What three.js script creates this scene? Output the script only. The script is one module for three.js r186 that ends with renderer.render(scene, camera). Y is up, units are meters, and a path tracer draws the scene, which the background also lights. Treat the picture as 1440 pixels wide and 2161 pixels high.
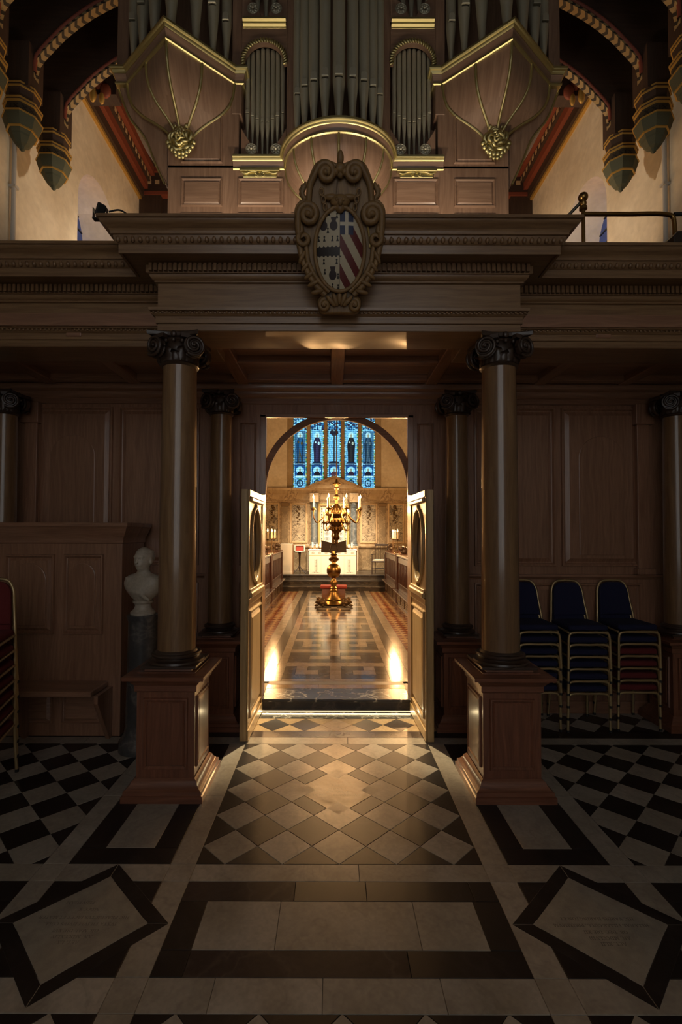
import * as THREE from 'three';
import { mergeGeometries, toCreasedNormals } from 'three/addons/utils/BufferGeometryUtils.js';
import { RoundedBoxGeometry } from 'three/addons/geometries/RoundedBoxGeometry.js';
import { MarchingCubes } from 'three/addons/objects/MarchingCubes.js';
import { RectAreaLightUniformsLib } from 'three/addons/lights/RectAreaLightUniformsLib.js';
RectAreaLightUniformsLib.init();

// ---------------------------------------------------------------- camera, sky, exposure
// metres; the church axis is x = 0, the camera looks towards -z, "d" below is the distance -z in front of the camera
const scene = new THREE.Scene();
const camera = new THREE.PerspectiveCamera(2 * Math.atan(1080.5 / 1040) * 180 / Math.PI, 1440 / 2161, 0.05, 100);
camera.position.set(-0.045, 1.9, 0);
camera.rotation.set(THREE.MathUtils.degToRad(1.5), 0, THREE.MathUtils.degToRad(0.17));
camera.setViewOffset(1440, 2161, 18, -19, 1440, 2161);
camera.updateProjectionMatrix();
scene.add(camera);
const renderer = new THREE.WebGLRenderer();
renderer.toneMapping = THREE.LinearToneMapping;
renderer.toneMappingExposure = 1.0;
renderer.shadowMap.enabled = true;
scene.background = new THREE.Color().setRGB(2.3, 4.0, 8.0);   // clear dusk sky outside the windows

// light levels, in one place
const LIGHT = {
  candle: 1.6, stallCandle: 5.0, altar: 270, screenDown: 150, organUp: 2.6, wallFlood: 13, addedRevealFlood: 12, sideFlood: 0.8, stepStrip: 28,
};
const WARM = new THREE.Color().setRGB(1, 0.54, 0.21), WARMER = new THREE.Color().setRGB(1, 0.5, 0.17), SOFT = new THREE.Color().setRGB(1, 0.82, 0.60);

// ---------------------------------------------------------------- helpers
let seed = 12345;
const rnd = () => { seed = (seed * 1664525 + 1013904223) % 4294967296; return seed / 4294967296; };
const V3 = (x, y, z) => new THREE.Vector3(x, y, z);
const taken = {};
function numbered(n) { if (!(n in taken)) { taken[n] = 0; return n; } taken[n]++; return n + '_' + String(taken[n]).padStart(3, '0'); }
function strip(g) { const o = g.index ? g.toNonIndexed() : g; for (const k of Object.keys(o.attributes)) if (!['position', 'normal', 'uv'].includes(k)) o.deleteAttribute(k); if (!o.attributes.normal) o.computeVertexNormals(); o.morphAttributes = {}; return o; }
// uv in metres by the dominant direction of each face; v runs along the grain
function boxUV(g, grain) {
  const p = g.attributes.position, n = g.attributes.normal, uv = new Float32Array(p.count * 2);
  if (!grain) { g.computeBoundingBox(); const s = g.boundingBox.getSize(V3()); grain = s.y >= s.x && s.y >= s.z ? 'y' : s.x >= s.z ? 'x' : 'z'; }
  const gi = { x: 0, y: 1, z: 2 }[grain], ox = rnd() * 7, oy = rnd() * 7, a = [0, 0, 0];
  for (let i = 0; i < p.count; i += 3) {
    let nx = 0, ny = 0, nz = 0;
    for (let k = 0; k < 3; k++) { nx += n.getX(i + k); ny += n.getY(i + k); nz += n.getZ(i + k); }
    nx = Math.abs(nx); ny = Math.abs(ny); nz = Math.abs(nz);
    const dom = nx >= ny && nx >= nz ? 0 : ny >= nz ? 1 : 2;
    let vi = gi, ui; if (dom === gi) { vi = (gi + 1) % 3; } ui = 3 - dom - vi;
    for (let k = 0; k < 3; k++) { a[0] = p.getX(i + k); a[1] = p.getY(i + k); a[2] = p.getZ(i + k); uv[2 * (i + k)] = a[ui] + ox; uv[2 * (i + k) + 1] = a[vi] + oy; }
  }
  g.setAttribute('uv', new THREE.BufferAttribute(uv, 2));
  return g;
}
function merge(list) { const l = list.flat(Infinity).map(strip); for (const g of l) if (!g.attributes.uv) g.setAttribute('uv', new THREE.BufferAttribute(new Float32Array(g.attributes.position.count * 2), 2)); return l.length === 1 ? l[0] : mergeGeometries(l, false); }
// one named mesh out of the geometries; opt.keepUV keeps their own uv
function obj(name, geos, material, parent = scene, opt = {}) {
  const list = (Array.isArray(geos) ? geos : [geos]).flat(Infinity).map(strip);
  if (!opt.keepUV) list.forEach((g) => boxUV(g, opt.grain));
  const m = new THREE.Mesh(merge(list), material);
  m.name = parent === scene ? numbered(name) : name; m.castShadow = m.receiveShadow = true;
  if (opt.kind) m.userData.kind = opt.kind;
  if (opt.label) m.userData.label = opt.label;
  parent.add(m); return m;
}
function thing(name, label, category, pos = [0, 0, 0], turn = 0, group) {
  const o = new THREE.Group(); o.name = numbered(name); o.position.set(...pos); o.rotation.y = turn; o.userData = { label, category };
  if (group) o.userData.group = group; scene.add(o); return o;
}
function struct(name, label, category) { const o = new THREE.Group(); o.name = numbered(name); o.userData = { kind: 'structure', label, category }; scene.add(o); return o; }
function tag(o, label, category, group) { Object.assign(o.userData, { label, category }); if (group) o.userData.group = group; return o; }
function dup(root, pos, turn, label, group) { const r = root.clone(); r.name = numbered(root.name.replace(/_\d{3}$/, '')); r.position.set(...pos); r.rotation.y = turn; r.userData = { ...root.userData, label }; if (group) r.userData.group = group; scene.add(r); return r; }
const bx = (x0, x1, y0, y1, z0, z1) => { const g = new THREE.BoxGeometry(Math.abs(x1 - x0), Math.abs(y1 - y0), Math.abs(z1 - z0)); g.translate((x0 + x1) / 2, (y0 + y1) / 2, (z0 + z1) / 2); return g; };
const rbx = (x0, x1, y0, y1, z0, z1, r = 0.006) => { const w = Math.abs(x1 - x0), h = Math.abs(y1 - y0), d = Math.abs(z1 - z0); const g = new RoundedBoxGeometry(w, h, d, 1, Math.min(r, w / 2.01, h / 2.01, d / 2.01)); g.translate((x0 + x1) / 2, (y0 + y1) / 2, (z0 + z1) / 2); return g; };
const lathe = (pts, seg = 32, pos = [0, 0, 0]) => { const g = new THREE.LatheGeometry(pts.map((p) => new THREE.Vector2(Math.max(p[0], 0.0001), p[1])), seg); g.translate(...pos); return toCreasedNormals(strip(g), 0.7); };
const tube = (pts, r, seg = 24, rad = 8, closed = false) => new THREE.TubeGeometry(new THREE.CatmullRomCurve3(pts.map((p) => p.isVector3 ? p : V3(...p)), closed), seg, r, rad, closed);
// rod between two points
const rod = (a, b, r, r2 = r, seg = 8) => { a = V3(...a); b = V3(...b); const l = a.distanceTo(b), g = new THREE.CylinderGeometry(r2, r, l, seg); g.applyQuaternion(new THREE.Quaternion().setFromUnitVectors(V3(0, 1, 0), b.clone().sub(a).normalize())); g.translate((a.x + b.x) / 2, (a.y + b.y) / 2, (a.z + b.z) / 2); return g; };
const ball = (x, y, z, r, sx = 1, sy = 1, sz = 1, seg = 12) => { const g = new THREE.SphereGeometry(r, seg, Math.max(6, seg * 0.6 | 0)); g.scale(sx, sy, sz); g.translate(x, y, z); return g; };
const shp = (pts) => new THREE.Shape(pts.map((p) => new THREE.Vector2(p[0], p[1])));
// extrude a shape in xy to z0..z0+depth
const ext = (shape, z0, depth, bevel = 0, curve = 16) => { const b = Math.min(bevel, depth / 2.5); const g = new THREE.ExtrudeGeometry(shape, { depth: depth - 2 * b, bevelEnabled: b > 0, bevelSize: b, bevelThickness: b, bevelOffset: -b, bevelSegments: 2, curveSegments: curve }); g.translate(0, 0, z0 + b); return g; };
// moulding: profile [[out, y], ...] swept along a plan path [[x, z], ...] with mitred corners; out is to the left-front of the path (+z for a path towards +x)
function sweep(profile, path, closed = false, crease = 0.6, caps = false) {
  const n = path.length, pos = [], cols = profile.length;
  const nor = (i) => { const a = path[(i + n) % n], b = path[(i + 1 + n) % n], dx = b[0] - a[0], dz = b[1] - a[1], l = Math.hypot(dx, dz); return [-dz / l, dx / l]; };
  const rows = [];
  for (let i = 0; i < n; i++) {
    let m; const first = !closed && i === 0, last = !closed && i === n - 1;
    if (first) m = nor(0); else if (last) m = nor(n - 2); else { const a = nor(i - 1), b = nor(i); const s = [a[0] + b[0], a[1] + b[1]], k = s[0] * a[0] + s[1] * a[1]; m = [s[0] / k, s[1] / k]; }
    rows.push(profile.map(([o, y]) => [path[i][0] + m[0] * o, y, path[i][1] + m[1] * o]));
  }
  const R = closed ? n : n - 1;
  const quad = (a, b, c, d) => pos.push(...a, ...b, ...c, ...a, ...c, ...d);
  for (let i = 0; i < R; i++) for (let j = 0; j < cols - 1; j++) { const A = rows[i], B = rows[(i + 1) % n]; quad(A[j], B[j], B[j + 1], A[j + 1]); }
  if (caps && !closed) for (const r of [rows[0], rows[n - 1]]) { const tri = THREE.ShapeUtils.triangulateShape(profile.map(([o, y]) => new THREE.Vector2(o, y)), []); for (const t of tri) for (const k of t) pos.push(...r[k]); }
  const g = new THREE.BufferGeometry(); g.setAttribute('position', new THREE.Float32BufferAttribute(pos, 3)); g.computeVertexNormals();
  return toCreasedNormals(g, crease);
}
const ringPath = (x0, x1, z0, z1) => [[x0, z1], [x1, z1], [x1, z0], [x0, z0]];   // closed rectangle, outward normals
const arc = (cx, cy, r, a0, a1, n) => Array.from({ length: n + 1 }, (_, i) => { const a = a0 + (a1 - a0) * i / n; return [cx + r * Math.cos(a), cy + r * Math.sin(a)]; });
const xf = (g, { s, rx, ry, rz, p } = {}) => { if (s) g.scale(...(Array.isArray(s) ? s : [s, s, s])); if (rx) g.rotateX(rx); if (ry) g.rotateY(ry); if (rz) g.rotateZ(rz); if (p) g.translate(...p); return g; };
// framed, fielded panel lying in the plane z = 0 and facing +z
function fieldPanel(x0, x1, y0, y1, z, { frame = 0.02, raise = 0.012, bevel = 0.03 } = {}) {
  const pr = [[0, z - 0.004], [-0.006, z + raise], [-frame * 0.6, z + raise * 1.1], [-frame, z + 0.002], [-frame - bevel * 0.2, z], [-frame - bevel, z + raise * 0.9]];
  // sweep() works in plan, so build it lying down and stand it up
  const g = sweep(pr, [[x0, -y0], [x1, -y0], [x1, -y1], [x0, -y1]], true, 0.25);
  g.rotateX(Math.PI / 2);   // (x, o, -y) -> (x, y, o)
  const i = frame + bevel, top = bx(x0 + i, x1 - i, y0 + i, y1 - i, z - 0.01, z + raise * 0.9);
  return [flipTo(g), top];
}
function flipTo(g) { g.computeVertexNormals(); return toCreasedNormals(g, 0.25); }
// ---------------------------------------------------------------- textures and materials
const H2 = (x, y, s) => { let h = (x | 0) * 374761393 + (y | 0) * 668265263 + s * 1442695041; h = (h ^ (h >>> 13)) * 1274126177 | 0; return ((h ^ (h >>> 16)) >>> 0) / 4294967295; };
function vnoise(x, y, px, py, s) { const xi = Math.floor(x), yi = Math.floor(y), fx = x - xi, fy = y - yi, u = fx * fx * (3 - 2 * fx), v = fy * fy * (3 - 2 * fy), m = (a, b) => ((a % b) + b) % b; const A = H2(m(xi, px), m(yi, py), s), B = H2(m(xi + 1, px), m(yi, py), s), C = H2(m(xi, px), m(yi + 1, py), s), D = H2(m(xi + 1, px), m(yi + 1, py), s); return (A * (1 - u) + B * u) * (1 - v) + (C * (1 - u) + D * u) * v; }
function fbm(x, y, px, py, s, o = 4) { let t = 0, a = 0.5, n = 0; for (let i = 0; i < o; i++) { t += a * vnoise(x, y, px, py, s + i); n += a; x *= 2; y *= 2; px *= 2; py *= 2; a *= 0.5; } return t / n; }
function dataTex(n, fn, { color = true, repeat = [1, 1] } = {}) {
  const d = new Uint8Array(n * n * 4);
  for (let j = 0; j < n; j++) for (let i = 0; i < n; i++) { const c = fn(i / n, j / n), k = (j * n + i) * 4; for (let q = 0; q < 3; q++) d[k + q] = Math.max(0, Math.min(255, 255 * (c.length ? c[q] : c))); d[k + 3] = 255; }
  const t = new THREE.DataTexture(d, n, n); t.wrapS = t.wrapT = THREE.RepeatWrapping; t.magFilter = THREE.LinearFilter; t.minFilter = THREE.LinearMipmapLinearFilter; t.generateMipmaps = true;
  if (color) t.colorSpace = THREE.SRGBColorSpace; t.repeat.set(...repeat); t.needsUpdate = true; return t;
}
const mix = (a, b, t) => a.map((v, i) => v + (b[i] - v) * t);
const hex = (h) => [(h >> 16 & 255) / 255, (h >> 8 & 255) / 255, (h & 255) / 255];
const woodTex = (a, b, c, s) => dataTex(512, (u, v) => {           // one tile = 1 m; grain along v
  const w = fbm(u * 4, v * 2, 4, 2, s, 3), g = fbm(u * 60 + w * 5, v * 3, 60, 3, s + 9, 3), f = fbm(u * 200, v * 8, 200, 8, s + 20, 2), k = fbm(u * 3, v * 1, 3, 1, s + 31, 3);
  return mix(mix(a, b, Math.min(1, Math.max(0, g * 1.5 - 0.25))), c, Math.max(0, Math.min(1, (k - 0.4) * 1.2)) * 0.5 + (f > 0.62 ? 0.16 : 0));
}, { repeat: [1, 1] });
const woodBump = dataTex(512, (u, v) => 0.5 + 0.5 * (fbm(u * 90, v * 4, 90, 4, 71, 3) - 0.5) + 0.3 * (fbm(u * 4, v * 3, 4, 3, 77, 3) - 0.5), { color: false });
const marbleTex = (base, vein, cloud, s, amt = 1, fr = 3) => dataTex(512, (u, v) => {
  const w = fbm(u * 3, v * 3, 3, 3, s, 4), q = fbm(u * fr + w * 2.2, v * fr + w * 1.6, fr, fr, s + 7, 5), r = Math.abs(q - 0.5) * 2, cl = fbm(u * 4, v * 4, 4, 4, s + 40, 4), fine = fbm(u * 60, v * 60, 60, 60, s + 60, 2);
  const line = Math.pow(Math.max(0, 1 - r * 5), 2) * amt;
  return mix(mix(base, cloud, Math.max(0, Math.min(1, (cl - 0.35) * 1.8))), vein, Math.min(1, line)).map((c) => c * (0.94 + 0.12 * fine));
}, { repeat: [1.1, 1.1] });
const plasterTex = dataTex(512, (u, v) => { const a = fbm(u * 5, v * 5, 5, 5, 3, 5), b = fbm(u * 40, v * 40, 40, 40, 8, 3); return mix(hex(0xd9d0bd), hex(0xc3b69f), Math.max(0, a * 1.6 - 0.4)).map((c) => c * (0.95 + 0.1 * b)); }, { repeat: [0.4, 0.4] });
const smoothBump = dataTex(256, (u, v) => fbm(u * 5, v * 5, 5, 5, 13, 4), { color: false });
const std = (o) => new THREE.MeshPhysicalMaterial({ roughness: 0.5, metalness: 0, ...o });
const wtA = woodTex(hex(0x967653), hex(0x7c5d40), hex(0x5e432d), 5), wtB = woodTex(hex(0xa67b61), hex(0x8b644d), hex(0x6f4e3b), 15), wtC = woodTex(hex(0x463429), hex(0x37281f), hex(0x291c15), 25);
const wt = (map, o = {}) => std({ map, bumpMap: woodBump, bumpScale: 0.0006, roughness: 0.42, clearcoat: 0.55, clearcoatRoughness: 0.22, ...o });
const M = {
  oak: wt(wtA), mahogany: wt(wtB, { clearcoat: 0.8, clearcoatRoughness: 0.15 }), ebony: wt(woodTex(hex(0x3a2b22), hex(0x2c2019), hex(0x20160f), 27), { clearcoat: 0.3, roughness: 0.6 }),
  carved: wt(wtC, { roughness: 0.45, clearcoat: 0.5, clearcoatRoughness: 0.2 }), pedestal: wt(woodTex(hex(0x8f5c44), hex(0x744835), hex(0x593526), 55), { clearcoat: 0.8, clearcoatRoughness: 0.16 }),
  white: [11, 12, 13, 14].map((s, i) => std({ map: marbleTex(hex([0xaea69a, 0xa79f93, 0xb4aca0, 0xaaa193][i]), hex(0x82796f), hex(0x968c7e), s * 3, 0.35), roughness: 0.28, bumpMap: smoothBump, bumpScale: 0.0006 })),
  black: [21, 22].map((s, i) => std({ map: marbleTex(hex([0x2a2523, 0x241f20][i]), hex(0x5a5350), hex(0x1d191a), s * 3, 0.22), roughness: 0.36, bumpMap: smoothBump, bumpScale: 0.0005 })),
  tan: std({ map: marbleTex(hex(0xab8c68), hex(0x7c6248), hex(0x927252), 91, 0.5), roughness: 0.32, bumpMap: smoothBump, bumpScale: 0.001 }),
  brownstone: std({ map: marbleTex(hex(0x4c413b), hex(0x6b5e54), hex(0x3e3430), 95, 0.4), roughness: 0.24 }),
  redtile: std({ map: marbleTex(hex(0x8e4d33), hex(0x6d3421), hex(0x7c3f29), 97, 0.3), roughness: 0.28 }),
  cream: std({ map: marbleTex(hex(0xc9ae86), hex(0xa98d68), hex(0xb69a74), 99, 0.3), roughness: 0.24 }),
  veined: std({ map: marbleTex(hex(0x2e2c2a), hex(0xcfcabb), hex(0x4a4744), 101, 0.9, 6), roughness: 0.2 }),
  steps: std({ map: marbleTex(hex(0x39332d), hex(0x7a7064), hex(0x2b2723), 103, 0.5, 4), roughness: 0.3 }),
  sienna: std({ map: marbleTex(hex(0xb9a27e), hex(0x7b6348), hex(0x9a8260), 107, 0.9, 4), roughness: 0.3 }),
  breccia: std({ map: marbleTex(hex(0xb7a98d), hex(0x4f463c), hex(0x867862), 109, 1.4, 12), roughness: 0.3 }),
  olive: std({ map: marbleTex(hex(0x8a7658), hex(0xb09a76), hex(0x6c5a42), 121, 0.7, 5), roughness: 0.32 }),
  greycol: std({ map: marbleTex(hex(0x6b7375), hex(0x9aa1a0), hex(0x50585b), 113, 0.6, 4), roughness: 0.22 }),
  greymarble: std({ map: marbleTex(hex(0x4b4a4a), hex(0x77706c), hex(0x393638), 117, 0.8, 5), roughness: 0.35 }),
  bust: std({ map: marbleTex(hex(0xbdb3a4), hex(0xa39987), hex(0xaca190), 119, 0.3), roughness: 0.42 }),
  plaster: std({ map: plasterTex, roughness: 0.92, bumpMap: smoothBump, bumpScale: 0.004 }),
  gold: std({ color: new THREE.Color().setRGB(0.58, 0.50, 0.24), metalness: 1, roughness: 0.42, bumpMap: smoothBump, bumpScale: 0.002 }),
  brass: std({ color: new THREE.Color().setRGB(0.33, 0.20, 0.07), metalness: 1, roughness: 0.3 }),
  darkBrass: std({ color: new THREE.Color().setRGB(0.20, 0.12, 0.045), metalness: 1, roughness: 0.32 }),
  stall: wt(woodTex(hex(0x5c3322), hex(0x482718), hex(0x361c11), 75), { clearcoat: 0.7, clearcoatRoughness: 0.18 }),
  bronze: std({ color: new THREE.Color().setRGB(0.14, 0.09, 0.045), metalness: 0.6, roughness: 0.42 }),
  pipe: std({ color: new THREE.Color().setRGB(0.50, 0.47, 0.36), metalness: 0.7, roughness: 0.5 }),
  black_metal: std({ color: new THREE.Color().setRGB(0.03, 0.03, 0.03), roughness: 0.5, metalness: 0.3 }),
  grey_metal: std({ color: new THREE.Color().setRGB(0.45, 0.44, 0.42), roughness: 0.5 }),
  chairGold: std({ color: new THREE.Color().setRGB(0.55, 0.42, 0.22), metalness: 0.7, roughness: 0.4 }),
  blueCloth: std({ color: new THREE.Color().setRGB(0.012, 0.014, 0.05), roughness: 0.95, sheen: 0.3, sheenRoughness: 0.6 }),
  redCloth: std({ color: new THREE.Color().setRGB(0.14, 0.018, 0.02), roughness: 0.95, sheen: 0.3, sheenRoughness: 0.6 }),
  redLeather: std({ color: new THREE.Color().setRGB(0.36, 0.05, 0.035), roughness: 0.55 }),
  linen: std({ color: new THREE.Color().setRGB(0.80, 0.76, 0.64), roughness: 0.85 }),
  wax: std({ color: new THREE.Color().setRGB(0.85, 0.76, 0.55), roughness: 0.5 }),
  paintWhite: std({ color: new THREE.Color().setRGB(0.62, 0.54, 0.40), roughness: 0.6 }),
  roofWood: wt(wtC, { clearcoat: 0.1, roughness: 0.7 }),
  roofGreen: std({ color: new THREE.Color().setRGB(0.085, 0.09, 0.055), roughness: 0.8, bumpMap: woodBump, bumpScale: 0.001 }),
  roofRed: std({ color: new THREE.Color().setRGB(0.22, 0.055, 0.03), roughness: 0.6 }),
  roofGold: std({ color: new THREE.Color().setRGB(0.60, 0.38, 0.10), roughness: 0.45, metalness: 0.5 }),
  mullion: std({ map: plasterTex, color: new THREE.Color().setRGB(0.62, 0.55, 0.45), roughness: 0.9 }),
  shieldWood: wt(woodTex(hex(0x937346), hex(0x775a36), hex(0x5a4228), 45), { clearcoat: 0.15, roughness: 0.6 }),
  shieldGold: std({ color: new THREE.Color().setRGB(0.42, 0.30, 0.10), metalness: 0.35, roughness: 0.5 }),
};
const glow = (c, k) => { const m = new THREE.MeshStandardMaterial({ color: 0x000000, emissive: c, emissiveIntensity: k, roughness: 0.6 }); return m; };
M.flame = glow(new THREE.Color().setRGB(1, 0.66, 0.25), 9);
M.lens = glow(new THREE.Color().setRGB(1, 0.78, 0.5), 4);
// glass lets the sky through in its own colour
M.blueGlass = std({ color: new THREE.Color().setRGB(0.018, 0.026, 0.058), transmission: 1, thickness: 0, roughness: 0.05 });
M.amberGlass = std({ color: new THREE.Color().setRGB(0.50, 0.285, 0.140), transmission: 1, thickness: 0, roughness: 0.15 });
function canvas(w, h, draw) { const c = document.createElement('canvas'); c.width = w; c.height = h; draw(c.getContext('2d'), w, h); const t = new THREE.CanvasTexture(c); t.colorSpace = THREE.SRGBColorSpace; t.anisotropy = 4; return t; }
// uv 0..1 over the xy (or xz) box of a flat geometry
function planarUV(g, ax = 'x', ay = 'y', flipU = false) { g = strip(g); g.computeBoundingBox(); const b = g.boundingBox, p = g.attributes.position, uv = new Float32Array(p.count * 2), get = { x: 'getX', y: 'getY', z: 'getZ' }; for (let i = 0; i < p.count; i++) { let u = (p[get[ax]](i) - b.min[ax]) / (b.max[ax] - b.min[ax]); if (flipU) u = 1 - u; uv[2 * i] = u; uv[2 * i + 1] = (p[get[ay]](i) - b.min[ay]) / (b.max[ay] - b.min[ay]); } g.setAttribute('uv', new THREE.BufferAttribute(uv, 2)); return g; }
// ---------------------------------------------------------------- floor of the antechapel: every marble piece is a mesh of its own
function clipHalf(poly, a, b, c) { const out = []; for (let i = 0; i < poly.length; i++) { const p = poly[i], q = poly[(i + 1) % poly.length], fp = a * p[0] + b * p[1] - c, fq = a * q[0] + b * q[1] - c; if (fp >= 0) out.push(p); if ((fp > 0 && fq < 0) || (fp < 0 && fq > 0)) { const t = fp / (fp - fq); out.push([p[0] + (q[0] - p[0]) * t, p[1] + (q[1] - p[1]) * t]); } } return out; }
const clipRect = (p, x0, x1, d0, d1) => { p = clipHalf(p, 1, 0, x0); if (p.length) p = clipHalf(p, -1, 0, -x1); if (p.length) p = clipHalf(p, 0, 1, d0); if (p.length) p = clipHalf(p, 0, -1, -d1); return p; };
const area = (p) => { let s = 0; for (let i = 0; i < p.length; i++) { const a = p[i], b = p[(i + 1) % p.length]; s += a[0] * b[1] - a[1] * b[0]; } return s / 2; };
function inset(p, k) { // polygon counter-clockwise
  const n = p.length, out = []; for (let i = 0; i < n; i++) { const a = p[(i + n - 1) % n], b = p[i], c = p[(i + 1) % n]; const e = (u, v) => { const dx = v[0] - u[0], dy = v[1] - u[1], l = Math.hypot(dx, dy) || 1e-9; return [-dy / l, dx / l]; }; const m = e(a, b), q = e(b, c), s = [m[0] + q[0], m[1] + q[1]], dt = s[0] * m[0] + s[1] * m[1]; const f = Math.min(k / Math.max(dt, 0.15), k * 4); out.push([b[0] + s[0] * f, b[1] + s[1] * f]); } return out; }
// slab of polygon [[x, d], ...] with its top at y
function slabGeo(poly, y = 0, t = 0.012, gap = 0.0009) {
  const clean = []; for (const p of poly) { const q = clean[clean.length - 1]; if (!q || Math.hypot(p[0] - q[0], p[1] - q[1]) > 1e-4) clean.push(p); } poly = clean;
  if (area(poly) < 0) poly = poly.slice().reverse();
  const a = inset(poly, gap), b = inset(poly, gap + 0.0016), pos = [], n = a.length, P = (p, yy) => [p[0], yy, -p[1]];
  for (let i = 1; i < n - 1; i++) pos.push(...P(b[0], y), ...P(b[i], y), ...P(b[i + 1], y));
  for (let i = 0; i < n; i++) { const j = (i + 1) % n; for (const [u, yu, v, yv] of [[b, y, a, y - 0.0014], [a, y - 0.0014, a, y - t]]) pos.push(...P(u[i], yu), ...P(v[i], yv), ...P(v[j], yv), ...P(u[i], yu), ...P(v[j], yv), ...P(u[j], yu)); }
  const g = new THREE.BufferGeometry(); g.setAttribute('position', new THREE.Float32BufferAttribute(pos, 3)); g.computeVertexNormals(); return g;
}
const floor = struct('floor', 'black and white marble floor of the antechapel', 'floor');
obj('bed', [bx(-4.3, 4.3, -0.25, -0.011, 6.3, -5.33)], M.black[1], floor);
obj('paving', [bx(-3.8, 3.8, -0.011, 0, 5.9, -1.3)], M.white[3], floor, { label: 'plain paving behind the viewpoint' });
const rest = { w: [], b: [] };
let tileCount = 0;
const W4 = () => M.white[rnd() * 4 | 0], B2 = () => M.black[rnd() * 2 | 0];
function piece(name, poly, mat, y = 0, parent = floor) { return obj(name, slabGeo(poly, y), mat, parent); }
const R4 = (x0, x1, d0, d1) => [[x0, d0], [x1, d0], [x1, d1], [x0, d1]];
// diamond lattice, diagonal 0.33; white tiles are centred on (0.33 i + ox, d0 + 0.165 + 0.33 j)
function lattice(x0, x1, d0, d1, ox, od, skip, swap = false) {
  const D = 0.33, h = D / 2;
  for (let i = Math.floor((x0 - ox) / h) - 2; i <= (x1 - ox) / h + 2; i++) for (let j = Math.floor((d0 - od) / h) - 2; j <= (d1 - od) / h + 2; j++) {
    if ((i + j) & 1) continue;
    const cx = ox + i * h, cd = od + j * h; let p = clipRect([[cx, cd - h], [cx + h, cd], [cx, cd + h], [cx - h, cd]], x0, x1, d0, d1);
    if (skip && p.length) p = skip(p, cx, cd);
    if (p.length < 3 || Math.abs(area(p)) < 4e-4) continue;
    const isW = (((i % 2) + 2) % 2 === 0) !== swap, far = cd > 4.52 || cd < 2.0 || Math.abs(cx) > 3.2;
    if (far || tileCount >= 230) (isW ? rest.w : rest.b).push(slabGeo(p)); else { tileCount++; piece('tile', p, isW ? W4() : B2()); }
  }
}
const BIG = 0.325, bc = 3.71;
lattice(-0.825, 0.825, 2.885, 4.51, 0, 3.05, (p, cx, cd) => {   // leave out the big inscribed slab
  const k = Math.abs(cx) + Math.abs(cd - bc); if (k < 0.1) return [];
  if (k < 0.34 && Math.abs(cx) > 0.1 && Math.abs(cd - bc) > 0.1) { const sx = cx > 0 ? 1 : -1, sd = cd > bc ? 1 : -1; return clipHalf(p, sx, sd, BIG + sd * bc); }
  return p;
});
const letters = (rows, w, h, ink, bg, size, bold) => canvas(w, h, (c) => {
  const img = c.createImageData(w, h), b = hex(bg); for (let j = 0; j < h; j++) for (let i = 0; i < w; i++) { const f = 0.9 + 0.2 * fbm(i / 60, j / 60, 999, 999, 4, 4) - 0.06 * fbm(i / 6, j / 6, 999, 999, 14, 2), k = (j * w + i) * 4; for (let q = 0; q < 3; q++) img.data[k + q] = 255 * Math.min(1, b[q] * f); img.data[k + 3] = 255; } c.putImageData(img, 0, 0);
  c.fillStyle = ink; c.textAlign = 'center'; c.textBaseline = 'middle'; c.font = (bold ? 'bold ' : '') + size + 'px serif'; for (const [t, y, x] of rows) c.fillText(t, w * (x ?? 0.5), h * y); });
// flat top print: uv over the slab box, turned so the reader stands beyond it (flip) or before it
function printTop(mesh, flip) { const g = mesh.geometry, p = g.attributes.position, b = new THREE.Box3().setFromBufferAttribute(p), uv = g.attributes.uv; for (let i = 0; i < p.count; i++) { let u = (p.getX(i) - b.min.x) / (b.max.x - b.min.x), v = 1 - (p.getZ(i) - b.min.z) / (b.max.z - b.min.z); if (flip) { u = 1 - u; v = 1 - v; } uv.setXY(i, u, v); } }
{
  const t = letters([['ANNO', 0.40], ['M D C C C', 0.47], ['RELIQVIAE', 0.54], ['IN PACE · REQVIESCANT', 0.61]], 700, 700, 'rgba(70,48,30,.8)', 0x7f6549, 34);
  const m = obj('inscribed_slab', slabGeo([[0, bc - BIG], [BIG, bc], [0, bc + BIG], [-BIG, bc]]), std({ map: t, roughness: 0.3, bumpMap: smoothBump, bumpScale: 0.004 }), floor, { label: 'tan diamond slab with worn lettering' }); printTop(m, false);
}
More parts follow.
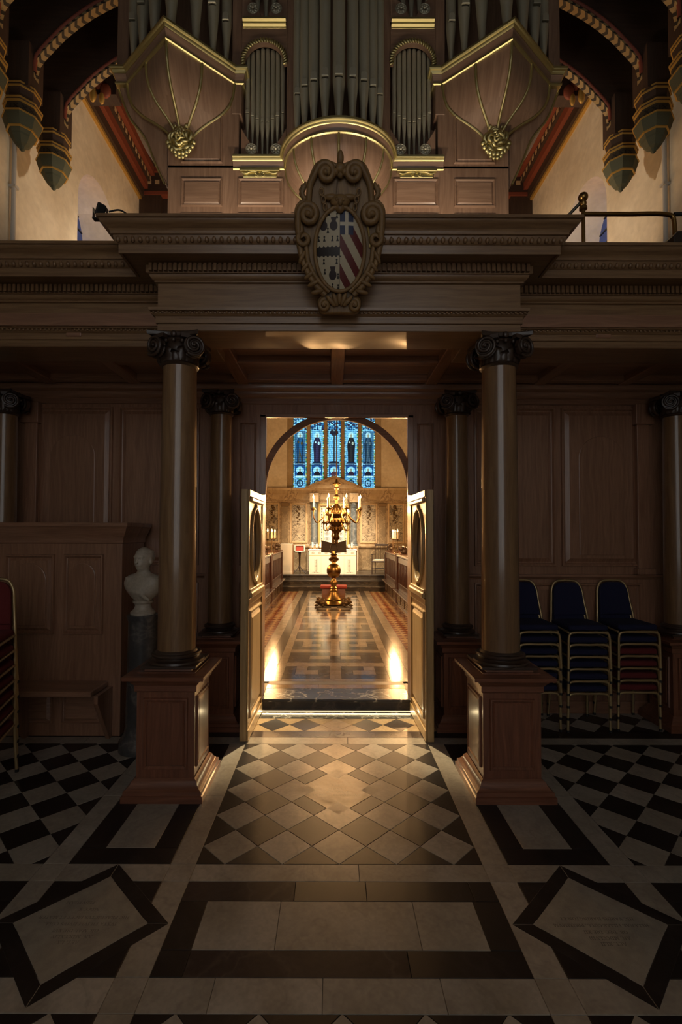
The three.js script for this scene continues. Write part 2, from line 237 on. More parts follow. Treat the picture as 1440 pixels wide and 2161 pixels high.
for (const s of [-1, 1]) {
  const rx = (a, b, d0, d1) => R4(Math.min(s * a, s * b), Math.max(s * a, s * b), d0, d1);
  // long white strips beside and outside the pedestals
  for (const [a, b] of [[0.825, 0.97], [1.56, 1.70]]) for (const [d0, d1] of [[2.885, 3.62], [3.62, 4.51], [2.16, 2.745], [2.0, 2.16]]) piece('strip', rx(a, b, d0, d1), W4());
  // black bordered slab in front of the pedestal
  piece('border', rx(0.97, 1.56, 2.885, 3.03), B2()); piece('border', rx(0.97, 1.115, 3.03, 4.51), B2()); piece('border', rx(1.41, 1.56, 3.03, 4.51), B2()); piece('border', rx(1.115, 1.41, 3.55, 4.51), B2());
  piece('slab', rx(1.115, 1.41, 3.03, 3.55), M.white[1]);
  lattice(Math.min(s * 1.7, s * 3.8), Math.max(s * 1.7, s * 3.8), 2.885, 4.51, s * 1.82, 3.0);
  // cross strips
  piece('strip', rx(0.97, 1.56, 2.745, 2.885), W4()); piece('strip', rx(1.70, 3.8, 2.745, 2.885), W4()); piece('strip', rx(0.825, 0.97, 2.745, 2.885), W4()); piece('strip', rx(1.56, 1.70, 2.745, 2.885), W4());
  piece('strip', rx(0.97, 1.56, 2.0, 2.16), W4()); piece('strip', rx(1.70, 3.8, 2.0, 2.16), W4());
  piece('border', rx(0.97, 1.56, 2.16, 2.745), B2());
  piece('border', rx(1.70, 3.8, 2.60, 2.745), B2()); piece('border', rx(1.70, 3.8, 2.16, 2.30), B2()); piece('border', rx(1.70, 1.86, 2.30, 2.60), B2()); piece('slab', rx(1.86, 3.8, 2.30, 2.60), W4());
  // ledger stone set cornerwise in a black frame, a hair above the paving
  const cx = s * 1.268, cd = 2.452, o = 0.432, i = 0.328, oc = [[cx, cd - o], [cx + o, cd], [cx, cd + o], [cx - o, cd]], ic = [[cx, cd - i], [cx + i, cd], [cx, cd + i], [cx - i, cd]];
  for (let k = 0; k < 4; k++) { const q = (k + 1) % 4; piece('ledger_border', [oc[k], oc[q], ic[q], ic[k]], M.black[0], 0.0012); }
  const rows = s > 0 ? [['HIC VARDIS HARINGTON ET', 0.555], ['HELENAE FILIAE COLL. PROXIMVM', 0.49], ['OB. DEC. DIE XII', 0.43], ['AN. MDCCLVIII', 0.375], ['AET. XLII', 0.325]] : [['RESVRGAM', 0.70, 0.6], ['MDCC X', 0.635], ['HIC PRAEDICTVS IACET ET MATER', 0.555], ['IVXTA FILIVM HVIVS COLL.', 0.49], ['OB. MAI. DIE XVI', 0.43], ['AN. MDCCXLIV', 0.375], ['AET. LX', 0.325]];
  const mt = std({ map: letters(rows, 900, 900, s > 0 ? 'rgba(40,34,28,.62)' : 'rgba(52,46,40,.42)', 0xa69e90, 37), roughness: 0.3, bumpMap: smoothBump, bumpScale: 0.002 });
  const m = obj('ledger_stone', slabGeo(ic, 0.0012), mt, floor, { label: 'white ledger stone with cut lettering' }); printTop(m, true);
  // strips before the screen, wings
  piece('strip', rx(0.825, 2.3, 4.51, 4.65), W4()); piece('strip', rx(2.3, 3.8, 4.51, 4.65), W4());
  piece('border', rx(0.825, 2.1, 4.65, 4.80), B2()); piece('border', rx(2.1, 3.8, 4.65, 4.80), B2());
  lattice(Math.min(s * 0.98, s * 3.8), Math.max(s * 0.98, s * 3.8), 4.80, 5.30, s * 1.82, 4.96);
}
// middle: slabs of the cross band
piece('strip', R4(-0.825, 0.11, 2.745, 2.885), W4()); piece('strip', R4(0.11, 0.825, 2.745, 2.885), W4());
for (const [a, b] of [[-0.825, -0.24], [-0.24, 0.14], [0.14, 0.70], [0.70, 0.825]]) piece('border', R4(a, b, 2.60, 2.745), a === -0.24 ? M.black[0] : a < 0 ? M.brownstone : B2());
for (const [a, b] of [[-0.685, 0.30], [0.30, 0.825], [-0.825, -0.685]]) piece('border', R4(a, b, 2.16, 2.30), a === -0.685 ? M.brownstone : B2());
for (const s of [-1, 1]) piece('border', R4(Math.min(s * 0.685, s * 0.825), Math.max(s * 0.685, s * 0.825), 2.30, 2.60), B2());
for (const [a, b] of [[-0.685, -0.305], [-0.305, 0.372], [0.372, 0.685]]) piece('slab', R4(a, b, 2.30, 2.60), M.white[a < -0.4 ? 0 : 3]);
for (const [a, b] of [[-0.825, -0.54], [-0.54, -0.08], [-0.08, 0.42], [0.42, 0.825]]) piece('strip', R4(a, b, 2.0, 2.16), W4());
lattice(-0.825, 0.825, 1.3, 2.0, 0, 1.84); for (const s of [-1, 1]) { piece('strip', R4(Math.min(s * 0.825, s * 0.97), Math.max(s * 0.825, s * 0.97), 1.3, 2.0), W4()); lattice(Math.min(s * 0.97, s * 3.8), Math.max(s * 0.97, s * 3.8), 1.3, 2.0, s * 1.82, 1.84); }
piece('strip', R4(-0.825, 0.1, 4.51, 4.65), W4()); piece('strip', R4(0.1, 0.825, 4.51, 4.65), W4());
piece('strip', R4(-0.825, 0.825, 4.65, 4.80), M.brownstone);
{ // one row of diamonds before the step: dark on cream
  for (let i = -6; i <= 6; i++) { const cx = i * 0.155, cd = 4.96, hx = 0.155, hd = 0.16; const even = i % 2 === 0; if (even) { const p = clipRect([[cx, cd - hd], [cx + hx, cd], [cx, cd + hd], [cx - hx, cd]], -0.98, 0.98, 4.8, 5.12); if (p.length > 2) piece('tile', p, [M.tan, M.black[0], M.brownstone][((i / 2 % 3) + 3) % 3]); } else { for (const s of [-1, 1]) { const p = clipRect([[cx - hx, cd + s * hd], [cx, cd], [cx + hx, cd + s * hd]], -0.98, 0.98, 4.8, 5.12); if (p.length > 2) piece('tile', p, M.cream); } } }
}
piece('threshold', R4(-0.82, 0.82, 5.12, 5.30), M.veined);
for (const s of [-1, 1]) piece('border', R4(Math.min(s * 0.82, s * 0.98), Math.max(s * 0.82, s * 0.98), 5.12, 5.30), M.black[0]);
obj('tile_field_white', rest.w, M.white[1], floor, { kind: 'stuff', label: 'remaining white marble tiles' });
obj('tile_field_black', rest.b, M.black[0], floor, { kind: 'stuff', label: 'remaining black marble tiles' });

// ---------------------------------------------------------------- chancel floor, one step up, and the sanctuary steps
const polish = (m) => { const c = m.clone(); c.roughness = 0.13; return c; };
const PW = M.white.map(polish), PD = polish(M.greymarble), PR = polish(M.redtile), PC = polish(M.cream), WP = () => PW[rnd() * 4 | 0];
const CF = 0.135;
const chancelFloor = struct('floor_chancel', 'polished inlaid marble floor of the chancel', 'floor');
obj('bed', [bx(-3.9, 3.9, -0.25, CF - 0.012, -5.33, -18.9)], M.black[1], chancelFloor);
obj('step_riser', [bx(-0.80, 0.80, -0.012, CF - 0.02, -5.312, -5.34)], M.steps, chancelFloor, { label: 'dark marble riser of the chancel step' });
const cp = (name, p, mat) => piece(name, p, mat, CF, chancelFloor);
obj('step_tread', [rbx(-0.80, 0.80, CF - 0.03, CF, -5.30, -5.68, 0.008)], M.veined, chancelFloor, { label: 'black and white veined marble step' });
for (const [a, b] of [[-0.8, -0.2], [-0.2, 0.3], [0.3, 0.8]]) { cp('strip', R4(a, b, 5.68, 5.82), PC); }
cp('border', R4(-0.8, 0.8, 5.82, 5.95), M.black[0]);
for (const s of [-1, 1]) { const rx = (a, b, d0, d1) => R4(Math.min(s * a, s * b), Math.max(s * a, s * b), d0, d1);
  for (const [d0, d1] of [[5.95, 7.6], [7.6, 9.6], [9.6, 12], [12, 15.3]]) { cp('strip', rx(0.66, 0.775, d0, d1), WP()); cp('border', rx(0.775, 0.925, d0, d1), PD); cp('strip', rx(0.925, 1.09, d0, d1), WP()); }
}
cp('strip', R4(-0.66, 0.66, 5.95, 6.05), WP());
{
  const half = ['DDDDW', 'DWWDW', 'DWDDW', 'WWWWW', 'DDDDD', 'DDWWD', 'DDDDW', 'WWWWW'], cw = 1.32 / 9, rd = 0.19, dark = [], light = [];
  for (let r = 0; r < 48; r++) { const row = half[r % half.length], d0 = 6.05 + r * rd; let run = null; for (let c = 0; c <= 9; c++) { const k = c < 9 ? row[c < 5 ? c : 8 - c] : null; if (run && run.k !== k) { const p = R4(-0.66 + run.c * cw, -0.66 + c * cw, d0, d0 + rd); if (r < 8) cp('inlay', p, run.k === 'D' ? PD : WP()); else (run.k === 'D' ? dark : light).push(slabGeo(p, CF)); run = null; } if (!run && k) run = { k, c }; } }
  obj('fret_dark', dark, PD, chancelFloor, { kind: 'stuff' }); obj('fret_light', light, PW[1], chancelFloor, { kind: 'stuff' });
  const red = [], cr = []; for (const s of [-1, 1]) { const D = 0.2; for (let i = -3; i < 12; i++) for (let j = 0; j < 92; j++) { if ((i + j) & 1) continue; const cx = s * (1.09 + i * D / 2), cd = 6 + j * D / 2; const p = clipRect([[cx, cd - D / 2], [cx + D / 2, cd], [cx, cd + D / 2], [cx - D / 2, cd]], Math.min(s * 1.09, s * 1.62), Math.max(s * 1.09, s * 1.62), 5.95, 15.3); if (p.length > 2 && Math.abs(area(p)) > 3e-4) (i & 1 ? cr : red).push(slabGeo(p, CF)); } }
  obj('lozenge_red', red, PR, chancelFloor, { kind: 'stuff' }); obj('lozenge_cream', cr, PC, chancelFloor, { kind: 'stuff' });
}
const sanctuary = struct('floor_sanctuary', 'three dark marble steps up to the altar', 'steps');
[[15.35, CF, 0.265], [15.9, 0.265, 0.40], [16.45, 0.40, 0.54]].forEach(([d, y0, y1]) => { const st = obj('step', [rbx(-3.7, 3.7, y0 - 0.02, y1, -d, -18.85, 0.012)], M.steps, sanctuary); obj('nosing', [rbx(-3.7, 3.7, y1 - 0.035, y1 + 0.001, -d + 0.02, -d - 0.02, 0.01)], M.greymarble, st); });
// ---------------------------------------------------------------- walls, roof
const WX = 3.8, EAVE = 8.45;
// a lancet opening in (z, y): centre zc, half width hw, sill y0, springing y1
function lancet(zc, hw, y0, y1) { const p = new THREE.Path(); p.moveTo(zc - hw, y0); p.lineTo(zc + hw, y0); p.lineTo(zc + hw, y1); p.absarc(zc, y1, hw, 0, Math.PI, false); p.lineTo(zc - hw, y0); return p; }
for (const s of [-1, 1]) {
  const wall = struct(s < 0 ? 'wall_left' : 'wall_right', s < 0 ? 'cream plaster side wall left of the organ' : 'cream plaster side wall right of the organ', 'wall');
  const sh = shp([[-6.3, -0.2], [19.1, -0.2], [19.1, EAVE + 0.6], [-6.3, EAVE + 0.6]]);
  const zc = s < 0 ? 7.75 : 7.45;
  sh.holes.push(lancet(zc, 0.64, 4.9, s < 0 ? 6.85 : 6.62));
  const g = ext(sh, 0, 0.8, 0, 20); g.rotateY(Math.PI / 2);          // (x, y, z) -> (z, y, -x)
  g.translate(s < 0 ? -WX - 0.8 : WX, 0, 0);
  obj('plaster', g, M.plaster, wall);
  const wn = struct(s < 0 ? 'window_1' : 'window_2', s < 0 ? 'round headed window with blue panes in left wall' : 'round headed window with blue panes in right wall', 'window');
  const gx = s * (WX + 0.58);
  const gs = new THREE.Shape(); { const y1 = s < 0 ? 6.85 : 6.62; gs.moveTo(zc - 0.64, 4.9); gs.lineTo(zc + 0.64, 4.9); gs.lineTo(zc + 0.64, y1); gs.absarc(zc, y1, 0.64, 0, Math.PI, false); }
  const gg = new THREE.ShapeGeometry(gs, 20); gg.rotateY(Math.PI / 2); gg.translate(gx, 0, 0);
  obj('pane', gg, M.blueGlass, wn);
  const bars = []; for (let k = 0; k < 12; k++) bars.push(bx(gx - 0.012, gx + 0.012, 4.95 + k * 0.21, 4.965 + k * 0.21, -zc - 0.64, -zc + 0.64)); for (let k = -1; k <= 1; k++) bars.push(bx(gx - 0.015, gx + 0.015, 4.9, 7.3, -zc + k * 0.32 - 0.012, -zc + k * 0.32 + 0.012));
  obj('glazing_bars', bars, M.black_metal, wn);
}
// east wall with the five light window
const eastWall = struct('wall_east', 'warm plaster wall behind the altar', 'wall');
const LIGHTS = [-1.30, -0.645, 0.01, 0.665, 1.32], LW = 0.262;
{
  const sh = shp([[-4.3, -0.2], [4.3, -0.2], [4.3, 9], [0, 13], [-4.3, 9]]);
  const hole = new THREE.Path(); hole.moveTo(-1.78, 3.55); hole.lineTo(1.80, 3.55); hole.lineTo(1.80, 6.3); hole.quadraticCurveTo(1.6, 8, 0.01, 9); hole.quadraticCurveTo(-1.58, 8, -1.78, 6.3); sh.holes.push(hole);
  obj('plaster', ext(sh, -19.2, 0.55, 0, 20), M.plaster, eastWall);
  const bs = shp([[-1.9, 3.3], [1.92, 3.3], [1.92, 9.2], [-1.9, 9.2]]);
  for (const c of LIGHTS) { const h = new THREE.Path(); h.moveTo(c - LW, 3.6); h.lineTo(c + LW, 3.6); h.lineTo(c + LW, 7.2); h.absarc(c, 7.2, LW, 0, Math.PI, false); bs.holes.push(h); }
  const win = struct('window_3', 'tall five light stained glass east window in blue', 'window');
  obj('stone_tracery', ext(bs, -18.98, 0.22, 0.03, 12), M.mullion, win);
  // generic robed figures over small busts and round badges, leaded
  const fig = [['#1f3a5c', '#2d5a86', '#5a3f22'], ['#2c2338', '#3a2f4d', '#c9d6df'], ['#2a2430', '#6b7d8c', '#3d3430'], ['#221d22', '#342c2c', '#bfae9a'], ['#26364a', '#42556c', '#5d6570']];
  LIGHTS.forEach((c0, n) => {
    const t = canvas(256, 1700, (c, w, h) => {
      const pal = fig[n]; c.fillStyle = '#7fb6dd'; c.fillRect(0, 0, w, h);
      for (let j = 0; j < h; j += 17) for (let i = 0; i < w; i += 16) { const r = H2(i, j, n); c.fillStyle = r < 0.3 ? 'rgba(210,240,255,.35)' : r > 0.75 ? 'rgba(40,80,140,.30)' : 'rgba(110,170,220,.15)'; c.fillRect(i, j, 16, 17); }
      const Y = (m) => h - (m - 3.6) / (7.46 - 3.6) * h;       // height in metres -> row
      const edge = (y0, y1) => { for (let y = y1; y < y0; y += 13) for (const x of [0, w - 22]) { const r = H2(x, y, 9 + n); c.fillStyle = r < 0.3 ? '#3e7a35' : r < 0.55 ? '#b98f2a' : r < 0.8 ? '#173a6b' : '#cfe3f2'; c.fillRect(x, y, 22, 12); } };
      edge(h, 0);
      const blob = (x, y, rx, ry, f) => { c.fillStyle = f; c.beginPath(); c.ellipse(x, y, rx, ry, 0, 0, 7); c.fill(); };
      // main figure
      const fb = Y(4.62), ft = Y(5.72), H = fb - ft, m = w / 2;
      if (n === 2) { c.fillStyle = pal[2]; c.fillRect(m - 13, ft - 90, 26, H + 80); blob(m, ft - 40, 70, 60, '#3a2c35'); blob(m - 4, ft - 88, 22, 34, '#7d8b93'); c.fillStyle = '#2b2230'; c.fillRect(m - 78, ft - 60, 156, 52); blob(m, fb, 100, 34, '#1d2638'); }
      else { c.fillStyle = n === 0 || n === 4 ? 'rgba(20,40,70,.55)' : 'rgba(0,0,0,0)'; c.fillRect(24, ft - 60, w - 48, H + 60); blob(m, ft + 14, 54, 54, 'rgba(225,240,250,.75)'); blob(m, ft + 20, 20, 27, '#b5a08c'); c.fillStyle = pal[0]; c.beginPath(); c.moveTo(m - 30, ft + 46); c.quadraticCurveTo(m - 92, ft + 150, m - 66, ft + H * 0.55); c.lineTo(m - 58, fb); c.lineTo(m + 62, fb); c.lineTo(m + 70, ft + H * 0.5); c.quadraticCurveTo(m + 92, ft + 140, m + 30, ft + 46); c.fill(); c.fillStyle = pal[1]; c.beginPath(); c.moveTo(m - 10, ft + 50); c.lineTo(m - 34, fb); c.lineTo(m + 20, fb); c.lineTo(m + 26, ft + 60); c.fill(); blob(m - 30, ft + 130, 15, 18, pal[2]); blob(m + 32, ft + 150, 22, 26, pal[2]); blob(m, fb + 4, 92, 26, '#16243c'); if (n === 0 || n === 4) { c.strokeStyle = pal[2]; c.lineWidth = 14; c.beginPath(); c.moveTo(m - 26, fb); c.lineTo(m - 10, ft + 260); c.lineTo(m + 40, fb); c.stroke(); } }
      // canopies above
      for (let k = 0; k < 40; k++) { const y = ft - 90 - k * 20; if (y < -20) break; for (let q = 0; q < 5; q++) blob(30 + q * 48 + H2(k, q, n) * 20, y, 12 + 20 * H2(q, k, n + 3), 14, ['#1c3a66', '#2a6090', '#a8d0ea', '#3b2b40'][(H2(k, q, n + 5) * 4) | 0]); }
      // base line, small bust, badge
      c.fillStyle = '#c2d4e8'; c.fillRect(10, Y(4.60), w - 20, 12); c.fillStyle = '#28406e'; c.fillRect(24, Y(4.56), w - 48, 34);
      const b0 = Y(4.14), b1 = Y(4.46); c.fillStyle = '#1f4a86'; c.fillRect(30, b1 - 14, w - 60, b0 - b1 + 24); blob(m, b1 + 52, 74, 62, '#a9d2ee'); blob(m, b0 - 24, 56, 50, ['#1d1620', '#241a22', '#5a3038', '#3a2233', '#241c28'][n]); blob(m, b1 + 46, 20, 24, '#a48d7a'); c.fillStyle = '#d3e3f4'; c.fillRect(44, b0 + 4, w - 88, 20);
      const g0 = Y(3.84); blob(m, g0 - 66, 30, 22, '#4d8a4c'); blob(m, g0, 66, 62, '#123258'); blob(m, g0, 46, 44, ['#6e8aa0', '#a88a5a', '#7f9cb8', '#8a7a6a', '#8fb4d6'][n]); for (let k = 0; k < 14; k++) blob(m - 36 + H2(k, 1, n) * 72, g0 - 34 + H2(k, 2, n) * 68, 8, 7, k & 1 ? '#1b2740' : '#9fc6e4');
      for (const s of [-1, 1]) { c.strokeStyle = '#173a60'; c.lineWidth = 9; c.beginPath(); c.moveTo(m + s * 20, g0 - 84); c.quadraticCurveTo(m + s * 110, g0 - 90, m + s * 84, g0 + 10); c.stroke(); }
      c.strokeStyle = '#0a0d14'; c.lineWidth = 3; for (let y = 0; y < h; y += 34) { c.beginPath(); c.moveTo(0, y); c.lineTo(w, y); c.stroke(); } for (let x = 0; x <= w; x += 43) { c.beginPath(); c.moveTo(x, 0); c.lineTo(x, h); c.stroke(); } c.lineWidth = 8; c.strokeRect(0, 0, w, h);
    });
    const s2 = new THREE.Shape(); s2.moveTo(c0 - LW, 3.6); s2.lineTo(c0 + LW, 3.6); s2.lineTo(c0 + LW, 7.2); s2.absarc(c0, 7.2, LW, 0, Math.PI, false);
    const g = planarUV(new THREE.ShapeGeometry(s2, 12)); g.translate(0, 0, -18.88);
    obj('pane', g, std({ map: t, color: new THREE.Color().setRGB(0.42, 0.39, 0.20), transmission: 1, thickness: 0, roughness: 0.08 }), win, { keepUV: true, label: 'blue stained glass light with a leaded figure' });
  });
}
// west wall behind the viewpoint: the dim daylight of the antechapel comes through its five tall lancets
const westWall = struct('wall_west', 'plaster wall behind the viewpoint with five lancets', 'wall');
{
  const sh = shp([[-4.3, -0.2], [4.3, -0.2], [4.3, 9.05], [0, 13], [-4.3, 9.05]]), cs = [-1.9, -0.95, 0, 0.95, 1.9], hw = 0.39, y0 = 1.2, y1 = 7.0, z = 3.6;
  for (const c of cs) sh.holes.push(lancet(c, hw, y0, y1));
  obj('plaster', ext(sh, z, 0.4, 0, 16), M.plaster, westWall);
  const win = struct('window_4', 'five amber glazed lancets in the west wall', 'window');
  for (const c of cs) { const s2 = new THREE.Shape(); s2.moveTo(c - hw, y0); s2.lineTo(c + hw, y0); s2.lineTo(c + hw, y1); s2.absarc(c, y1, hw, 0, Math.PI, false); const g = new THREE.ShapeGeometry(s2, 12); g.translate(0, 0, z + 0.3); obj('pane', g, M.amberGlass, win); const bars = []; for (let k = 1; k < 13; k++) bars.push(bx(c - hw, c + hw, y0 + k * 0.42, y0 + 0.015 + k * 0.42, z + 0.28, z + 0.3)); obj('glazing_bars', bars, M.black_metal, win); }
}
// roof: boarded slopes, painted wall plates
const roof = struct('ceiling', 'dark boarded roof with green panels', 'roof');
for (const s of [-1, 1]) {
  const pr = shp([[s * 4.7, EAVE + 0.0], [0, 12.6], [0, 12.8], [s * 4.7, EAVE + 0.25]]);
  obj('slope', ext(pr, -19.2, 25.6, 0), M.roofGreen, roof);
  for (let k = 0; k < 9; k++) { const d = 2.2 + k * 1.9; obj('rafter', ext(shp([[s * 4.0, EAVE + 0.35], [0, 12.2], [0, 12.6], [s * 4.0, EAVE + 0.75]]), -d, 0.16, 0), M.roofWood, roof); }
}
for (const s of [-1, 1]) {
  const pl = struct(s < 0 ? 'trim_1' : 'trim_2', s < 0 ? 'long painted wall plate along the top of the left wall' : 'long painted wall plate along the top of the right wall', 'cornice');
  const L = (x0, x1, y0, y1, m, n) => obj(n, [bx(s * x0, s * x1, y0, y1, 5.9, -9.35)], m, pl, { grain: 'z' });
  L(WX, WX - 0.05, EAVE - 0.10, EAVE - 0.05, M.roofGold, 'gilt_line'); L(WX, WX - 0.10, EAVE - 0.05, EAVE + 0.10, M.roofWood, 'beam'); L(WX, WX - 0.17, EAVE + 0.10, EAVE + 0.24, M.roofRed, 'red_moulding'); L(WX, WX - 0.22, EAVE + 0.24, EAVE + 0.36, M.roofWood, 'beam'); L(WX, WX - 0.30, EAVE + 0.36, EAVE + 0.50, M.roofRed, 'red_moulding'); L(WX, WX - 0.34, EAVE + 0.5, EAVE + 0.6, M.roofWood, 'beam');
  const dash = []; for (let k = 0; k < 46; k++) dash.push(bx(s * (WX - 0.2), s * (WX - 0.226), EAVE + 0.265, EAVE + 0.335, -3 - k * 0.14, -3.075 - k * 0.14));
  obj('painted_billets', dash, M.cream, pl, { kind: 'stuff' });
  // boarded cove rising inwards
  obj('cove', ext(shp([[s * (WX - 0.34), EAVE + 0.5], [s * 2.2, EAVE + 2.15], [s * 2.25, EAVE + 2.3], [s * (WX - 0.3), EAVE + 0.65]]), -9.35, 15, 0), M.roofGreen, pl);
}
// tie truss beyond the organ
const tie = struct('trim_3', 'painted tie beam truss crossing behind the organ', 'truss');
obj('tie_beam', [bx(-WX, WX, EAVE + 0.05, EAVE + 0.42, -9.35, -9.75)], M.roofWood, tie); obj('red_moulding', [bx(-WX, WX, EAVE + 0.42, EAVE + 0.6, -9.3, -9.7), bx(-WX, WX, EAVE - 0.02, EAVE + 0.05, -9.33, -9.7)], M.roofRed, tie);
{ const d = []; for (let k = 0; k < 50; k++) d.push(bx(-WX + k * 0.155, -WX + k * 0.155 + 0.08, EAVE + 0.2, EAVE + 0.27, -9.33, -9.4)); obj('painted_billets', d, M.cream, tie, { kind: 'stuff' });
  for (const s of [-1, 1]) { obj('wall_post', [bx(s * WX, s * (WX - 0.42), 5.6, EAVE + 0.05, -9.35, -9.7)], M.roofWood, tie); obj('brace', ext(shp([[s * (WX - 0.42), 6.6], [s * (WX - 0.42), EAVE], [s * 1.9, EAVE], [s * 2.6, EAVE - 0.45], [s * 3.1, EAVE - 0.95]]), -9.65, 0.2, 0), M.roofWood, tie); obj('web', [bx(s * 1.6, s * 0.05, EAVE + 0.61, 10.6, -9.72, -9.78)], M.roofGreen, tie); }
}
// ---------------------------------------------------------------- roof brackets with pendants
function chevronTex() { return canvas(64, 64, (c) => { c.fillStyle = '#94805a'; c.fillRect(0, 0, 64, 64); c.fillStyle = '#2b2723'; c.beginPath(); c.moveTo(0, 0); c.lineTo(32, 20); c.lineTo(64, 0); c.lineTo(64, 26); c.lineTo(32, 46); c.lineTo(0, 26); c.fill(); }); }
const chev = chevronTex(); chev.wrapS = chev.wrapT = THREE.RepeatWrapping; M.chevron = std({ map: chev, roughness: 0.7 });
const bandTex = canvas(512, 64, (c) => { c.fillStyle = '#3a3226'; c.fillRect(0, 0, 512, 64); c.fillStyle = '#0e0b08'; c.font = 'bold 46px serif'; c.textAlign = 'center'; c.textBaseline = 'middle'; for (let k = 0; k < 4; k++) c.fillText('XXIX', 64 + k * 128, 34); });
M.band = std({ map: bandTex, roughness: 0.7 });
const archL = [[3.263, 6.80], [3.262, 6.90], [3.245, 6.98], [3.19, 7.06], [3.10, 7.16], [2.97, 7.30], [2.83, 7.42], [2.66, 7.54], [2.50, 7.63], [2.36, 7.70], [1.9, 7.88], [1.2, 8.10], [0.5, 8.25], [0, 8.3]];
for (const s of [-1, 1]) [4.62, 5.2, 5.8].forEach((d, k) => {
  const side = s < 0 ? 'left' : 'right', t = thing('roof_bracket', k === 0 ? `nearest carved roof bracket with pendant at the ${side} edge` : k === 1 ? `larger carved roof bracket with painted pendant on the ${side}` : `smaller carved roof bracket with painted pendant beside the organ on the ${side}`, 'roof bracket', [0, 0, 0], 0, 'hammer beam brackets');
  const cut = k === 0 ? 2.4 : 0.0, A = archL.filter((p) => p[0] >= cut).map(([x, y]) => [s * x, y]), end = A[A.length - 1];
  const web = shp([...A, [end[0], 9.6], [s * 3.79, 8.35], [s * 3.79, 7.45], [s * 3.62, 7.0], [s * 3.55, 6.80]]);
  obj('web', ext(web, -d - 0.04, 0.08, 0.008), M.roofWood, t);
  // red roll and chevron painted soffit along the arch
  const L = A.map(([x, y]) => V3(x, y + 0.045, -d + 0.035)); obj('red_roll', tube(L, 0.022, 40, 6), M.roofRed, t);
  const pos = [], uv = []; let len = 0; for (let i = 0; i < A.length - 1; i++) { const [x0, y0] = A[i], [x1, y1] = A[i + 1], l = Math.hypot(x1 - x0, y1 - y0), v0 = len * 11, v1 = (len + l) * 11; const q = (x, y, z, u, v) => { pos.push(x, y, z); uv.push(u, v); }; const z0 = -d + 0.042, z1 = -d - 0.042, o = -0.012; q(x0, y0 + o, z0, 0, v0); q(x1, y1 + o, z0, 0, v1); q(x1, y1 + o, z1, 1, v1); q(x0, y0 + o, z0, 0, v0); q(x1, y1 + o, z1, 1, v1); q(x0, y0 + o, z1, 1, v0); len += l; }
  // give the painted strip a front edge so that it is a board, not a sheet
  const n0 = pos.length; for (let i = 0; i < n0; i += 9) {} len = 0; for (let i = 0; i < A.length - 1; i++) { const [x0, y0] = A[i], [x1, y1] = A[i + 1], l = Math.hypot(x1 - x0, y1 - y0), v0 = len * 11, v1 = (len + l) * 11; const q = (x, y, z, u, v) => { pos.push(x, y, z); uv.push(u, v); }; const z = -d + 0.042, a = -0.012, dx = -(y1 - y0) / l * 0.03 * -s, dy = (Math.abs(x1 - x0)) / l * 0.03; q(x0, y0 + a, z, 0, v0); q(x1, y1 + a, z, 0, v1); q(x1 + dx, y1 + dy, z, 1, v1); q(x0, y0 + a, z, 0, v0); q(x1 + dx, y1 + dy, z, 1, v1); q(x0 + dx, y0 + dy, z, 1, v0); len += l; }
  const g = new THREE.BufferGeometry(); g.setAttribute('position', new THREE.Float32BufferAttribute(pos, 3)); g.setAttribute('uv', new THREE.Float32BufferAttribute(uv, 2)); g.computeVertexNormals(); obj('chevron_soffit', g, M.chevron, t, { keepUV: true });
  // post and octagonal pendant
  const cx = s * 3.40, pend = obj('post', [bx(s * 3.265, s * 3.535, 6.62, 7.1, -d - 0.13, -d + 0.13)], M.roofWood, t);
  const oct = (pts, m, n) => { const gg = new THREE.LatheGeometry(pts.map((p) => new THREE.Vector2(...p)), 8); gg.rotateY(Math.PI / 8); gg.translate(cx, 0, -d); const f = strip(gg); f.computeVertexNormals(); return obj(n, toCreasedNormals(f, 0.3), m, pend); };
  oct([[0.145, 6.66], [0.17, 6.63], [0.165, 6.60], [0.15, 6.53], [0.155, 6.50], [0.185, 6.46], [0.175, 6.44], [0.165, 6.43]], M.roofWood, 'pendant_top');
  oct([[0.168, 6.43], [0.168, 6.33]], M.roofGreen, 'letter_band');
  oct([[0.19, 6.325], [0.185, 6.30], [0.155, 6.21], [0.115, 6.15], [0.11, 6.13], [0.07, 6.07], [0.035, 6.05], [0.025, 6.02], [0.001, 6.00]], M.roofGreen, 'pendant_tip');
  for (const [y, r] of [[6.635, 0.17], [6.60, 0.168], [6.465, 0.185], [6.435, 0.178], [6.325, 0.19], [6.19, 0.148]]) oct([[r - 0.01, y - 0.010], [r + 0.006, y - 0.007], [r + 0.006, y + 0.007], [r - 0.01, y + 0.010]], M.roofGold, 'gilt_line');
  const bg = planarUV(new THREE.CylinderGeometry(0.1565, 0.1565, 0.08, 8, 1, true)); { const c = new THREE.CylinderGeometry(0.170, 0.170, 0.085, 8, 1, true); c.rotateY(Math.PI / 8); c.translate(cx, 6.38, -d); obj('lettering', strip(c), M.band, pend, { keepUV: true }); }
});
